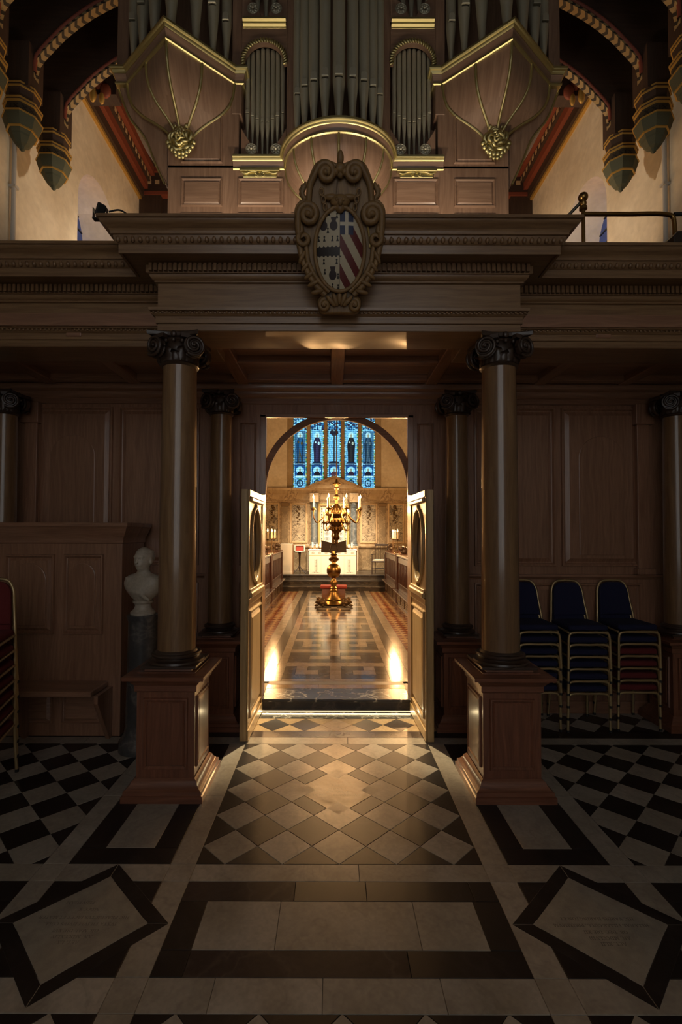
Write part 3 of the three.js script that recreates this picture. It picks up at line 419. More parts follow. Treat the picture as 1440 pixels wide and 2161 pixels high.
// carved braces with gilt leaves between bracket and wall
for (const s of [-1, 1]) { const t = thing('roof_boss', s < 0 ? 'red and gilt carved leaf boss in the left roof' : 'red and gilt carved leaf boss in the right roof', 'boss'); obj('leaf', [ball(s * 3.18, 7.92, -6.4, 0.10, 0.7, 1.2, 0.5), ball(s * 3.08, 7.78, -6.4, 0.09, 0.8, 1.1, 0.5)], M.roofRed, t); obj('gilt_edge', [ball(s * 3.24, 7.72, -6.38, 0.08, 0.6, 1.4, 0.5)], M.roofGold, t); obj('gilt_edge', [ball(s * 3.12, 7.66, -6.38, 0.07, 0.5, 1.2, 0.5)], M.roofGold, t); obj('block', [bx(s * 2.95, s * 3.35, 7.75, 8.6, -6.42, -6.6)], M.roofWood, t); }
{ const t = struct('trim_4', 'painted horizontal roof beam behind the organ pipes', 'beam'); obj('beam', [bx(-3.75, 3.75, 8.55, 8.8, -6.6, -6.85)], M.roofWood, t); obj('red_moulding', [bx(-3.75, 3.75, 8.8, 8.9, -6.58, -6.85)], M.roofRed, t); const d = []; for (let k = 0; k < 52; k++) d.push(bx(-3.7 + k * 0.143, -3.63 + k * 0.143, 8.60, 8.66, -6.585, -6.61)); obj('painted_billets', d, M.cream, t, { kind: 'stuff' }); }

// ---------------------------------------------------------------- the wooden screen: entablature on columns, gallery deck over the porch
const PLAN = [[-3.79, -3.97], [-1.36, -3.97], [-1.36, -3.65], [1.36, -3.65], [1.36, -3.97], [3.79, -3.97]];
const ent = thing('screen_entablature', 'dark carved oak entablature running across above the columns', 'entablature');
const sw = (name, profile, mat = M.oak) => obj(name, sweep(profile, PLAN), mat, ent, { grain: 'x' });
sw('architrave', [[-0.36, 3.62], [-0.36, 3.42], [-0.35, 3.415], [-0.005, 3.415], [0, 3.42], [0, 3.467], [0.012, 3.472], [0.012, 3.52], [0.02, 3.524], [0.03, 3.536], [0.03, 3.545], [0.048, 3.553], [0.052, 3.566], [0.052, 3.575], [0, 3.578]]);
sw('frieze', [[0, 3.57], [0, 3.776]]);
sw('bed_moulding', [[0, 3.772], [0.02, 3.776], [0.02, 3.785], [0.032, 3.792], [0.045, 3.806], [0.05, 3.822], [0.062, 3.824], [0.062, 3.83]]);
sw('dentil_band', [[0.05, 3.826], [0.05, 3.896], [0.07, 3.90], [0.085, 3.902]]);
sw('corona', [[0.05, 3.902], [0.19, 3.902], [0.19, 3.888], [0.206, 3.886], [0.208, 3.89], [0.208, 3.946], [0.21, 3.95]]);
sw('ovolo_band', [[0.205, 3.946], [0.214, 3.95], [0.226, 3.965], [0.236, 3.985], [0.238, 4.0]]);
sw('crown_moulding', [[0.23, 4.0], [0.25, 4.002], [0.25, 4.012], [0.252, 4.02], [0.262, 4.034], [0.284, 4.048], [0.302, 4.062], [0.308, 4.076], [0.32, 4.078], [0.32, 4.10], [0.30, 4.103], [-0.4, 4.105]]);
function alongPlan(off, pitch, fn) { // stations along the straight runs of the plan offset outwards
  const out = []; for (let i = 0; i < PLAN.length - 1; i++) { const [x0, z0] = PLAN[i], [x1, z1] = PLAN[i + 1], dx = x1 - x0, dz = z1 - z0, l = Math.hypot(dx, dz), nx = -dz / l, nz = dx / l; const inA = i === 1, inB = i === 3; let a = 0, b = l; if (i === 0) b -= off; if (i === 4) a += off; if (inA || inB) { a += inA ? off : -off; b += inA ? off : -off; } if (i === 2) { a -= off; b += off; } const n = Math.max(1, Math.round((b - a) / pitch)); for (let k = 0; k < n; k++) { const t = a + (k + 0.5) * (b - a) / n; out.push(fn(x0 + dx / l * t + nx * off, z0 + dz / l * t + nz * off, Math.atan2(nx, nz))); } } return out; }
obj('dentils', alongPlan(0.05, 0.0365, (x, z, a) => { const g = new THREE.BoxGeometry(0.0225, 0.056, 0.056); g.rotateY(a); g.translate(x, 3.864, z); return g; }), M.oak, ent, { kind: 'stuff', grain: 'y' });
obj('egg_and_dart', alongPlan(0.228, 0.052, (x, z, a) => { const g = new THREE.SphereGeometry(0.02, 7, 5); g.scale(0.85, 1.15, 0.9); g.rotateY(a); g.translate(x, 3.972, z); return g; }), M.oak, ent, { kind: 'stuff', grain: 'y' });
obj('bead_row', alongPlan(0.036, 0.034, (x, z, a) => { const g = new THREE.SphereGeometry(0.009, 5, 4); g.scale(1.3, 1, 1); g.rotateY(a); g.translate(x, 3.541, z); return g; }), M.oak, ent, { kind: 'stuff', grain: 'y' });

const soffit = struct('ceiling_porch', 'coffered dark wooden soffit under the organ gallery', 'ceiling');
obj('board', [bx(-3.79, 3.79, 3.56, 3.66, -3.9, -5.55)], M.mahogany, soffit);
for (const x of [0, -1.0, 1.0, -2.15, 2.15, -3.05, 3.05]) obj('beam', [rbx(x - 0.065, x + 0.065, 3.49, 3.57, -3.95, -5.32, 0.012)], M.mahogany, soffit, { grain: 'z' });
{ const xs = [-3.79, -3.05, -2.15, -1.0, 0, 1.0, 2.15, 3.05, 3.79]; for (const d of [4.06, 4.6, 5.13]) for (let i = 0; i < 8; i++) obj('cross_beam', [rbx(xs[i] + (i ? 0.06 : 0), xs[i + 1] - (i < 7 ? 0.06 : 0), 3.495, 3.57, -d + 0.05, -d - 0.05, 0.012)], M.mahogany, soffit, { grain: 'x' }); }
const deck = struct('floor_gallery', 'gallery floor behind the entablature', 'floor'); obj('deck', [bx(-3.79, 3.79, 3.66, 4.05, -3.62 - 0.4, -5.55), bx(-1.35, 1.35, 3.66, 4.05, -3.68, -4.03)], M.oak, deck);

{ const p = struct('trim_5', 'dark wooden parapet at the rear of the organ gallery', 'parapet'); obj('boarding', [bx(-3.79, 3.79, 4.05, 4.98, -5.6, -5.66)], M.mahogany, p, { grain: 'y' }); obj('coping', [rbx(-3.79, 3.79, 4.98, 5.05, -5.5, -6.2, 0.01)], M.mahogany, p, { grain: 'x' }); }
// ---------------------------------------------------------------- columns
const capital = (col, r, y0, h, sc) => {           // composite capital from y0, r = neck radius
  const cap = obj('capital', [lathe([[r, y0], [r * 1.08, y0 + 0.006], [r * 1.14, y0 + 0.016], [r * 1.08, y0 + 0.028], [r * 0.98, y0 + 0.032], [r * 0.98, y0 + h * 0.5], [r * 1.12, y0 + h * 0.68], [r * 1.28, y0 + h * 0.74], [r * 1.2, y0 + h * 0.82], [r * 1.15, y0 + h * 0.84]], 28)], M.carved, col);
  const w = r * 1.5, ab = []; for (let k = 0; k < 4; k++) { const a = k * Math.PI / 2; for (let q = 0; q <= 8; q++) { const t = -1 + q / 4, o = w * (0.82 + 0.18 * t * t); const px = t * w, pz = o; ab.push([px * Math.cos(a) + pz * Math.sin(a), -px * Math.sin(a) + pz * Math.cos(a)]); } }
  const as = ext(shp(ab), 0, h * 0.15, 0.008); as.rotateX(-Math.PI / 2); as.translate(0, y0 + h * 0.85, 0); obj('abacus', as, M.carved, cap);
  for (let k = 0; k < 4; k++) { // corner volutes on the diagonals, scroll discs facing sideways
    const a = Math.PI / 4 + k * Math.PI / 2, vr = h * 0.33, gs = [], fx = Math.sign(Math.cos(a)), fz = Math.sign(Math.sin(a)), yaw = Math.atan2(fx * 0.5, fz);
    for (const sgn of [-1, 1]) { const pts = []; for (let i = 0; i <= 30; i++) { const t = i / 30, an = -2.2 + t * 12, rr = vr * (1 - 0.86 * t); pts.push(V3(Math.cos(an) * rr, Math.sin(an) * rr, sgn * 0.022)); } gs.push(tube(pts, vr * 0.17, 48, 5)); }
    const disc = new THREE.CylinderGeometry(vr * 0.92, vr * 0.92, 0.035, 20); disc.rotateX(Math.PI / 2); gs.push(disc, ball(0, 0, 0.024, vr * 0.2), ball(0, 0, -0.024, vr * 0.2));
    // scroll towards the bell centre
    gs.push(xf(new THREE.BoxGeometry(r * 0.7, h * 0.12, 0.045), { p: [-fx * fz * r * 0.4, vr * 0.8, 0] }));
    obj('volute', gs.map((g) => xf(strip(g), { ry: yaw, p: [Math.cos(a) * w * 1.06, y0 + h * 0.56, Math.sin(a) * w * 0.98] })), M.carved, cap);
  }
  for (let ring = 0; ring < 2; ring++) for (let k = 0; k < 8; k++) { // acanthus leaves curling outwards
    const a = (k + ring * 0.5) * Math.PI / 4, lh = h * (ring ? 0.5 : 0.34), g = new THREE.PlaneGeometry(r * 0.82, lh, 4, 6), p = g.attributes.position;
    for (let i = 0; i < p.count; i++) { const u = p.getX(i) / (r * 0.41), v = p.getY(i) / lh + 0.5, wd = Math.sin(Math.PI * Math.min(1, 0.25 + v * 0.72)) ** 0.7 * (1 - 0.12 * Math.cos(v * 26)); const curl = v > 0.7 ? (v - 0.7) / 0.3 : 0; p.setXYZ(i, u * r * 0.38 * wd, y0 + 0.03 + (v - 0.25 * curl * curl) * lh, r * (1.0 + 0.13 * v + 0.42 * curl * curl) + 0.012 * Math.cos(u * 9) + ring * 0.004); }
    g.rotateY(a); g.computeVertexNormals(); const back = strip(g.clone()); const b = xf(back, { s: [0.985, 1, 0.985] }); obj('leaf', [strip(g), b], M.carved, cap);
  }
  const flow = []; for (let k = 0; k < 4; k++) { const a = k * Math.PI / 2, q = ball(0, 0, 0, h * 0.1, 1, 1, 0.6, 8); flow.push(xf(q, { ry: a, p: [Math.sin(a) * w * 0.86, y0 + h * 0.9, Math.cos(a) * w * 0.86] })); }
  const eggs = []; for (let k = 0; k < 16; k++) { const a = k * Math.PI / 8; eggs.push(ball(Math.sin(a) * r * 1.24, y0 + h * 0.72, Math.cos(a) * r * 1.24, r * 0.13, 1, 1.2, 1, 6)); }
  obj('fleuron', [...flow, ...eggs], M.carved, cap);
};
function column(x, d, r0, r1, y0, yNeck, yTop, label, group) {
  const t = thing('column', label, 'column', [x, 0, -d], 0, group);
  const b = y0, R = r0;
  obj('base', [rbx(-R * 1.42, R * 1.42, b, b + 0.02, -R * 1.42, R * 1.42, 0.004), lathe([[R * 1.42, b + 0.012], [R * 1.46, b + 0.022], [R * 1.42, b + 0.036], [R * 1.30, b + 0.042], [R * 1.2, b + 0.048], [R * 1.17, b + 0.056], [R * 1.2, b + 0.062], [R * 1.28, b + 0.066], [R * 1.30, b + 0.076], [R * 1.25, b + 0.086], [R * 1.1, b + 0.09], [R * 1.06, b + 0.1], [R, b + 0.108]], 40)], M.carved, t);
  const pts = []; for (let i = 0; i <= 16; i++) { const q = i / 16; pts.push([R + (r1 - R) * Math.pow(q, 1.7), b + 0.105 + (yNeck - b - 0.105) * q]); }
  obj('shaft', new THREE.LatheGeometry(pts.map((p) => new THREE.Vector2(...p)), 48), t.userData.back ? M.mahogany : M.columnWood, t);
  capital(t, r1, yNeck, yTop - yNeck); return t;
}
M.columnWood = wt(wtA, { clearcoat: 1, clearcoatRoughness: 0.13, roughness: 0.36 });
column(-1.235, 3.80, 0.142, 0.127, 0.915, 3.175, 3.415, 'front polished wooden column standing left of the doorway beside the bust', 'front screen columns');
column(1.245, 3.80, 0.142, 0.127, 0.915, 3.175, 3.415, 'front polished wooden column standing right of the doorway before the stacked chairs', 'front screen columns');
column(-1.185, 5.02, 0.12, 0.107, 0.90, 3.10, 3.34, 'rear wooden column beside the left door leaf', 'rear screen columns');
column(1.225, 5.02, 0.12, 0.107, 0.90, 3.10, 3.34, 'rear wooden column beside the right door leaf', 'rear screen columns');
column(-3.40, 5.02, 0.12, 0.107, 0.90, 3.10, 3.34, 'rear wooden column at the left edge of the screen', 'rear screen columns');
column(3.46, 5.02, 0.12, 0.107, 0.90, 3.10, 3.34, 'rear wooden column at the right edge past the chairs', 'rear screen columns');
function pedestal(x, d, hw, yT, label, group, fine) {
  const t = thing('pedestal', label, 'pedestal', [x, 0, -d], 0, group), P = ringPath(-hw, hw, -hw, hw), o = 0.075;
  obj('plinth', sweep([[o, 0], [o, 0.045], [o - 0.01, 0.05], [o - 0.012, 0.075], [o - 0.03, 0.085], [o - 0.05, 0.11], [o - 0.055, 0.125], [0.01, 0.135], [0, 0.145]], P, true), M.pedestal, t, { grain: 'x' });
  obj('die', [bx(-hw + 0.004, hw - 0.004, 0.02, yT - 0.02, -hw + 0.004, hw - 0.004)], M.pedestal, t);
  obj('cornice', [sweep([[0, yT - 0.16], [0.012, yT - 0.15], [0.012, yT - 0.11], [0.02, yT - 0.1], [0.032, yT - 0.085], [0.045, yT - 0.07], [0.075, yT - 0.062], [0.078, yT - 0.05], [0.078, yT - 0.035], [0.06, yT - 0.03], [-0.04, yT - 0.022], [-0.045, yT], [-hw, yT]], P, true)], M.pedestal, t, { grain: 'x' });
  for (let k = 0; k < 4; k++) { const fp = fieldPanel(-hw + 0.05, hw - 0.05, 0.2, yT - 0.2, hw + 0.0, { frame: 0.026, raise: 0.01, bevel: 0.01 }); obj('panel', fp.map((g) => xf(strip(g), { ry: k * Math.PI / 2 })), M.pedestal, t); }
  return t;
}
pedestal(-1.245, 3.80, 0.213, 0.915, 'panelled wooden pedestal under the front left column', 'column pedestals');
pedestal(1.255, 3.80, 0.213, 0.915, 'panelled wooden pedestal under the front right column', 'column pedestals');
pedestal(-1.185, 5.02, 0.185, 0.90, 'dark panelled pedestal under the rear column by the left door', 'column pedestals');
pedestal(1.225, 5.02, 0.185, 0.90, 'dark panelled pedestal under the rear column by the right door', 'column pedestals');
pedestal(-3.40, 5.02, 0.185, 0.90, 'dark panelled pedestal at the left end of the screen', 'column pedestals');
pedestal(3.46, 5.02, 0.185, 0.90, 'dark panelled pedestal at the right end of the screen', 'column pedestals');

// ---------------------------------------------------------------- panelled back wall of the porch with the arched doorway
const back = struct('wall_back', 'dark panelled wooden wall of the porch with arched doorway', 'wall');
const WZ = -5.31; M.ringWood = wt(wtB, { clearcoat: 0, roughness: 0.72 });
obj('boarding', [bx(-3.79, -0.80, 0, 3.58, WZ, WZ - 0.24), bx(0.80, 3.79, 0, 3.58, WZ, WZ - 0.24), bx(-0.80, 0.80, 3.165, 3.58, WZ, WZ - 0.05), bx(-0.80, 0.80, 3.34, 3.58, WZ - 0.05, WZ - 0.24)], M.mahogany, back, { grain: 'y' });
obj('backing', [bx(-3.79, 3.79, 3.57, 4.06, WZ - 0.24, WZ - 0.34)], M.mahogany, back);
{ // arch ring set in the square headed opening
  const ring = new THREE.Shape(); ring.absarc(0, 2.385, 0.842, 0, Math.PI, false); ring.lineTo(-0.77, 2.385); ring.absarc(0, 2.385, 0.77, Math.PI, 0, true); ring.lineTo(0.842, 2.385);
  obj('arch_ring', ext(ring, WZ - 0.11, 0.055, 0.006, 40), M.ringWood, back, { grain: 'x' });
  for (const s of [-1, 1]) obj('jamb', [rbx(s * 0.765, s * 0.83, 2.32, 3.19, WZ - 0.02, WZ + 0.012, 0.006)], M.mahogany, back, { grain: 'y' });
  obj('head_moulding', [rbx(-0.83, 0.83, 3.158, 3.20, WZ - 0.02, WZ + 0.012, 0.006)], M.mahogany, back, { grain: 'x' });
  obj('architrave', sweep([[0, 3.3], [0.02, 3.305], [0.02, 3.36], [0.035, 3.37], [0.05, 3.39], [0.06, 3.41], [0.06, 3.43], [0.09, 3.45], [0.10, 3.48], [0.10, 3.50], [0, 3.505]], [[-3.79, WZ], [3.79, WZ]]), M.mahogany, back, { grain: 'x' });
  for (const s of [-1, 1]) {
    const pn = (a, b, y0, y1, op) => obj('panel', fieldPanel(Math.min(s * a, s * b), Math.max(s * a, s * b), y0, y1, WZ + 0.003, op), M.mahogany, back);
    pn(1.48, 2.36, 1.56, 3.27, { frame: 0.035, raise: 0.022, bevel: 0.05 }); pn(2.42, 3.27, 1.56, 3.27, { frame: 0.035, raise: 0.022, bevel: 0.05 });
    pn(1.48, 2.36, 0.2, 1.38, { frame: 0.03, raise: 0.018, bevel: 0.04 }); pn(2.42, 3.27, 0.2, 1.38, { frame: 0.03, raise: 0.018, bevel: 0.04 });
    pn(0.87, 1.05, 0.2, 1.38, { frame: 0.015, raise: 0.01, bevel: 0.01 }); pn(0.87, 1.05, 1.56, 3.1, { frame: 0.015, raise: 0.01, bevel: 0.01 });
    obj('dado_rail', sweep([[0, 1.42], [0.012, 1.425], [0.02, 1.44], [0.035, 1.45], [0.035, 1.47], [0, 1.475]], s < 0 ? [[-3.79, WZ], [-1.42, WZ]] : [[1.42, WZ], [3.79, WZ]]), M.mahogany, back, { grain: 'x' });
    obj('skirting', [rbx(Math.min(s * 0.86, s * 3.79), Math.max(s * 0.86, s * 3.79), 0, 0.13, WZ, WZ + 0.025, 0.006)], M.mahogany, back, { grain: 'x' });
    // round arched fielding inside the outer panel
    const p = new THREE.Shape(); const c = s * 2.845, w = 0.24; p.moveTo(c - w, 1.68); p.lineTo(c + w, 1.68); p.lineTo(c + w, 2.72); p.absarc(c, 2.72, w, 0, Math.PI, false); obj('arched_field', ext(p, WZ + 0.012, 0.016, 0.006, 24), M.mahogany, back, { grain: 'y' });
    obj('pilaster', [rbx(s * 3.22, s * 3.36, 1.475, 3.1, WZ, WZ + 0.05), rbx(s * 3.19, s * 3.39, 3.08, 3.3, WZ, WZ + 0.09, 0.01), rbx(s * 3.19, s * 3.39, 1.475, 1.54, WZ, WZ + 0.08, 0.01)], M.mahogany, back, { grain: 'y' });
  }
}
// ---------------------------------------------------------------- the two door leaves, swung open towards the viewer
for (const s of [-1, 1]) {
  const dr = struct(s < 0 ? 'door_1' : 'door_2', s < 0 ? 'left open oak door leaf with oval panel' : 'right open oak door leaf with oval panel', 'door');
  // built facing +z with x from hinge 0 to 0.78, then turned so that its face looks to the axis
  const t0 = 0.062, W0 = 0.775, put = (g) => { g = strip(g); if (s < 0) { g.translate(-W0, 0, -0.062); g.rotateY(Math.PI / 2 - 0.028); g.translate(-0.803, 0, -5.305); } else { g.scale(-1, 1, 1); const p = g.attributes.position; for (let i = 0; i < p.count; i += 3) { for (const at of [g.attributes.position, g.attributes.normal]) { const a = [at.getX(i + 1), at.getY(i + 1), at.getZ(i + 1)]; at.setXYZ(i + 1, at.getX(i + 2), at.getY(i + 2), at.getZ(i + 2)); at.setXYZ(i + 2, ...a); } } g.translate(W0, 0, -0.062); g.rotateY(-Math.PI / 2 + 0.028); g.translate(0.803, 0, -5.305); } return g; };
  const W = 0.775, part = (n, gs, m, parent = dr, o = {}) => obj(n, [gs].flat(Infinity).map(put), m, parent, o);
  const fr = shp([[0, 0.01], [W, 0.01], [W, 2.31], [0, 2.31]]); const ov = new THREE.Path(); ov.absellipse(W / 2, 1.79, 0.235, 0.345, 0, Math.PI * 2, true); fr.holes.push(ov);
  part('leaf', ext(fr, 0, t0, 0.005, 40), M.doorWood ?? (M.doorWood = wt(woodTex(hex(0xc2a26e), hex(0xa8895a), hex(0x8c7048), 65), { clearcoat: 0.7, clearcoatRoughness: 0.2 })), dr, { grain: 'y' });
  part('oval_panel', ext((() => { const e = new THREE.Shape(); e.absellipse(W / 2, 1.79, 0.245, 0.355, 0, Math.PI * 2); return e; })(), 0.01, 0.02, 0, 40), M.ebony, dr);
  { const pts = []; for (let i = 0; i < 48; i++) { const a = i / 48 * Math.PI * 2; pts.push([W / 2 + Math.cos(a) * 0.25, 1.79 + Math.sin(a) * 0.36, t0 + 0.004]); } part('oval_moulding', tube(pts, 0.018, 64, 8, true), M.doorWood, dr, { grain: 'y' });
    part('carved_drop', [ball(W / 2, 2.165, t0 + 0.006, 0.024, 1, 1.3, 0.7), ball(W / 2, 1.415, t0 + 0.006, 0.03, 1, 1.1, 0.7), ball(W / 2 - 0.035, 1.435, t0, 0.022), ball(W / 2 + 0.035, 1.435, t0, 0.022)], M.doorWood, dr); }
  part('panel', fieldPanel(0.09, W - 0.09, 0.18, 1.18, t0, { frame: 0.03, raise: 0.02, bevel: 0.05 }), M.doorWood, dr);
  part('middle_rail', [rbx(0.012, W - 0.012, 1.24, 1.30, t0, t0 + 0.018, 0.006), rbx(0.03, W - 0.03, 1.30, 1.36, t0, t0 + 0.04, 0.018), rbx(0.05, W - 0.05, 1.36, 1.385, t0, t0 + 0.022, 0.008)], M.doorWood, dr, { grain: 'x' });
  part('top_rail', [rbx(0.01, W - 0.01, 2.245, 2.31, t0, t0 + 0.02, 0.005), rbx(0.05, W - 0.05, 2.20, 2.243, t0, t0 + 0.035, 0.014)], M.doorWood, dr, { grain: 'x' });
  part('corner_stile', [rbx(0.002, 0.03, 0.02, 2.3, t0, t0 + 0.012, 0.005), rbx(W - 0.03, W - 0.002, 0.02, 2.3, t0, t0 + 0.012, 0.005)], M.doorWood, dr, { grain: 'y' });
  part('foot_moulding', [rbx(0, W, 0.01, 0.11, t0, t0 + 0.018, 0.006)], M.doorWood, dr, { grain: 'x' });
}
// ---------------------------------------------------------------- organ on the gallery
const organ = thing('pipe_organ', 'large pipe organ in a dark gilded case above the screen', 'organ', [0, 0, 0]);
const OZ = -4.6;
M.caseWood = wt(woodTex(hex(0x8c705c), hex(0x755a48), hex(0x5c4536), 33), { clearcoat: 0.3, roughness: 0.5 });
obj('case_base', [bx(-1.62, 1.62, 4.05, 5.40, OZ, -5.05), bx(-1.62, -0.95, 5.38, 6.2, OZ, -5.05), bx(0.95, 1.62, 5.38, 6.2, OZ, -5.05)], M.caseWood, organ, { grain: 'y' });
obj('case_back', [bx(-2.12, 2.12, 6.19, 9.6, -4.78, -5.05), bx(-0.97, 0.97, 5.38, 6.3, -4.78, -5.05)], M.caseWood, organ, { grain: 'y' });
obj('case_top', [bx(-2.2, 2.2, 9.5, 9.7, OZ + 0.1, -5.05)], M.caseWood, organ);
for (const s of [-1, 1]) {
  for (const [a, b, y] of [[0.385, 0.495, 5.40], [0.925, 1.02, 5.9], [2.01, 2.12, 6.19]]) obj('stile', [rbx(s * a, s * b, y, 9.5, OZ + 0.005, -4.79, 0.008)], M.caseWood, organ, { grain: 'y' });
  for (const [a, b, y0, y1] of [[1.10, 1.495, 5.0, 5.275], [0.52, 0.955, 5.0, 5.275], [1.10, 1.495, 4.6, 4.94], [0.52, 0.955, 4.6, 4.94], [0.1, 0.45, 4.6, 4.94], [1.10, 1.495, 5.42, 5.95]]) obj('panel', fieldPanel(Math.min(s * a, s * b), Math.max(s * a, s * b), y0, y1, OZ + 0.002, { frame: 0.022, raise: 0.014, bevel: 0.018 }), M.caseWood, organ);
  // flat of small pipes under a carved arch
  const c = s * 0.71, sp = shp([[c - 0.215, 6.40], [c - 0.215, 6.76], [c + 0.215, 6.76], [c + 0.215, 6.40], [c + 0.185, 6.40]]); sp.absarc(c, 6.41, 0.185, 0, Math.PI, false); sp.lineTo(c - 0.185, 6.40);
  obj('arch_spandrel', ext(sp, OZ - 0.04, 0.05, 0.004, 24), M.caseWood, organ);
  const lv = []; for (let k = 0; k < 27; k++) { const a = -0.12 + k / 26 * (Math.PI + 0.24), g = ball(0, 0, 0, 0.014, 1.0, 1.9, 0.8, 6); g.rotateZ(a - Math.PI / 2 + 0.5); g.translate(c + Math.cos(a) * 0.203, 6.41 + Math.sin(a) * 0.203, OZ + 0.018); lv.push(g); } obj('leaf_arch', lv, M.gold, organ, { kind: 'stuff', label: 'gilt leaf carving around the arch' });
  obj('gilt_band', sweep([[0, 6.73], [0.012, 6.735], [0.012, 6.75], [0.03, 6.762], [0.03, 6.782], [0.05, 6.79], [0.05, 6.808], [0, 6.812]], [[c - 0.205, OZ], [c + 0.205, OZ]]), M.gold, organ);
  for (const [dx, y] of [[-0.112, 6.93], [0.112, 6.93], [-0.118, 5.555], [0.118, 5.555]]) { const rs = [], x = c + dx; for (let k = 0; k < 8; k++) { const a = k * Math.PI / 4; rs.push(ball(x + Math.cos(a) * 0.03, y + Math.sin(a) * 0.03, OZ + 0.012, 0.017, 1, 1, 0.55, 7)); } rs.push(ball(x, y, OZ + 0.02, 0.015, 1, 1, 0.8, 8)); const tor = new THREE.TorusGeometry(0.049, 0.007, 6, 20); tor.translate(x, y, OZ + 0.01); rs.push(tor); obj('rosette', rs, M.pipe, organ, { label: 'small gilt rosette' }); }
  for (const q of [-1, 1]) { const v = new THREE.Shape(); v.moveTo(c + q * 0.215, 5.46); v.lineTo(c + q * 0.012, 5.47); v.quadraticCurveTo(c + q * 0.10, 5.56, c + q * 0.215, 5.76); obj('pipe_shade', ext(v, OZ - 0.02, 0.03, 0.004), M.caseWood, organ); const u = new THREE.Shape(); u.moveTo(c + q * 0.215, 6.81); u.lineTo(c + q * 0.02, 6.81); u.quadraticCurveTo(c + q * 0.06, 7.0, c + q * 0.215, 7.06); obj('pipe_shade', ext(u, OZ - 0.02, 0.03, 0.004), M.caseWood, organ); }
}
function pipe(x, z, yF, yM, yT, r) {   // hollow: foot, mouth band open to the front, body
  const seg = r > 0.03 ? 20 : 12, b0 = yM - r * 0.14, b1 = yM + r * 0.2, band = new THREE.CylinderGeometry(r, r, b1 - b0, seg, 1, true, 0.62, Math.PI * 2 - 1.24); band.translate(x, (b0 + b1) / 2, z);
  const p = obj('organ_pipe', [lathe([[r * 0.32, yF], [r * 0.99, b0 - r * 0.16], [r, b0]], seg, [x, 0, z]), lathe([[r, b1], [r, yT]], seg, [x, 0, z]), band], M.pipe, organ);
  const w = r * 1.3, lip = new THREE.Shape(); lip.moveTo(x - w / 2, b1); lip.lineTo(x + w / 2, b1); lip.lineTo(x + w / 2, b1 + r); lip.absarc(x, b1 + r, w / 2, 0, Math.PI, false); obj('upper_lip', ext(lip, z + r * 0.6, r * 0.56, r * 0.1, 10), M.pipe, p);
}
for (const s of [-1, 1]) {
  const c = s * 0.71;
  for (let k = 0; k < 8; k++) { const u = (k - 3.5) / 3.5, dx = u * 0.17; pipe(c + dx, OZ - 0.075, 5.50 + 0.2 * Math.abs(u), 5.86 + 0.1 * Math.abs(u), 6.56 + 0.05 * (1 - Math.abs(u)), 0.0215); }
  for (let k = 0; k < 5; k++) { const dx = (k - 2) * 0.08; pipe(c + dx, OZ - 0.085, 6.84 + 0.05 * Math.abs(k - 2), 7.3, 9.3, 0.034); }
  // V tower
  [[0, 0.075, 6.93], [0.19, 0.062, 6.90], [0.33, 0.055, 6.80], [0.44, 0.046, 6.72]].forEach(([u, r, m]) => { for (const q of u ? [-1, 1] : [1]) pipe(s * 1.505 + q * u, OZ + 0.30 * (1 - u / 0.52), 6.335, m - 0.0, 9.4, r); });
}
for (const [sn, r] of [[0, 0.056], [0.29, 0.05], [0.53, 0.047], [0.73, 0.043], [0.90, 0.040]]) for (const q of sn ? [-1, 1] : [1]) { const cs = Math.sqrt(1 - sn * sn); pipe(q * sn * 0.425, OZ - 0.04 + 0.35 * cs, 5.475, 5.93 + 0.03 * sn, 9.4, r); }
// mouldings: gilt crown, dark hollow, gilt foot
const arcPath = []; for (let i = 0; i <= 28; i++) { const a = -Math.PI / 2 + i / 28 * Math.PI; arcPath.push([0.505 * Math.sin(a), OZ + 0.435 * Math.cos(a)]); }
const midPath = [[-1.0, OZ], [-0.56, OZ], ...arcPath, [0.56, OZ], [1.0, OZ]];
const midMould = (n, pr, m) => obj(n, sweep(pr, midPath, false, 0.5, true), m, organ, { grain: 'x' });
midMould('gilt_crown', [[0, 5.425], [0.022, 5.43], [0.03, 5.437], [0.034, 5.447], [0.045, 5.45], [0.05, 5.456], [0.05, 5.475], [-0.12, 5.478]], M.gold);
midMould('hollow', [[0, 5.375], [0.006, 5.39], [0.012, 5.41], [0.02, 5.428], [0, 5.43]], M.caseWood);
midMould('gilt_foot', [[-0.1, 5.352], [0.004, 5.355], [0.014, 5.362], [0.014, 5.374], [0, 5.378]], M.gold);
for (const s of [-1, 1]) { // small scrolled brackets under the flat
  const c = s * 0.745, pts = []; const gs = [rbx(c - 0.19, c + 0.19, 5.33, 5.352, OZ, OZ + 0.035, 0.006), rbx(c - 0.16, c + 0.16, 5.28, 5.33, OZ, OZ + 0.014, 0.006)];
  for (const q of [-1, 1]) { const sp = []; for (let i = 0; i <= 24; i++) { const t = i / 24, an = Math.PI / 2 + t * 8.5, rr = 0.026 * (1 - 0.85 * t); sp.push(V3(c + q * (0.034 + Math.cos(an) * rr), 5.303 + Math.sin(an) * rr, OZ + 0.02)); } gs.push(tube(sp, 0.006, 30, 5), tube([[c + q * 0.034, 5.329, OZ + 0.02], [c + q * 0.09, 5.325, OZ + 0.02], [c + q * 0.13, 5.31, OZ + 0.02], [c + q * 0.165, 5.318, OZ + 0.02]], 0.007, 16, 5)); }
  obj('scroll_bracket', gs, M.gold, organ, { label: 'small gilt bracket with paired volutes' });
}
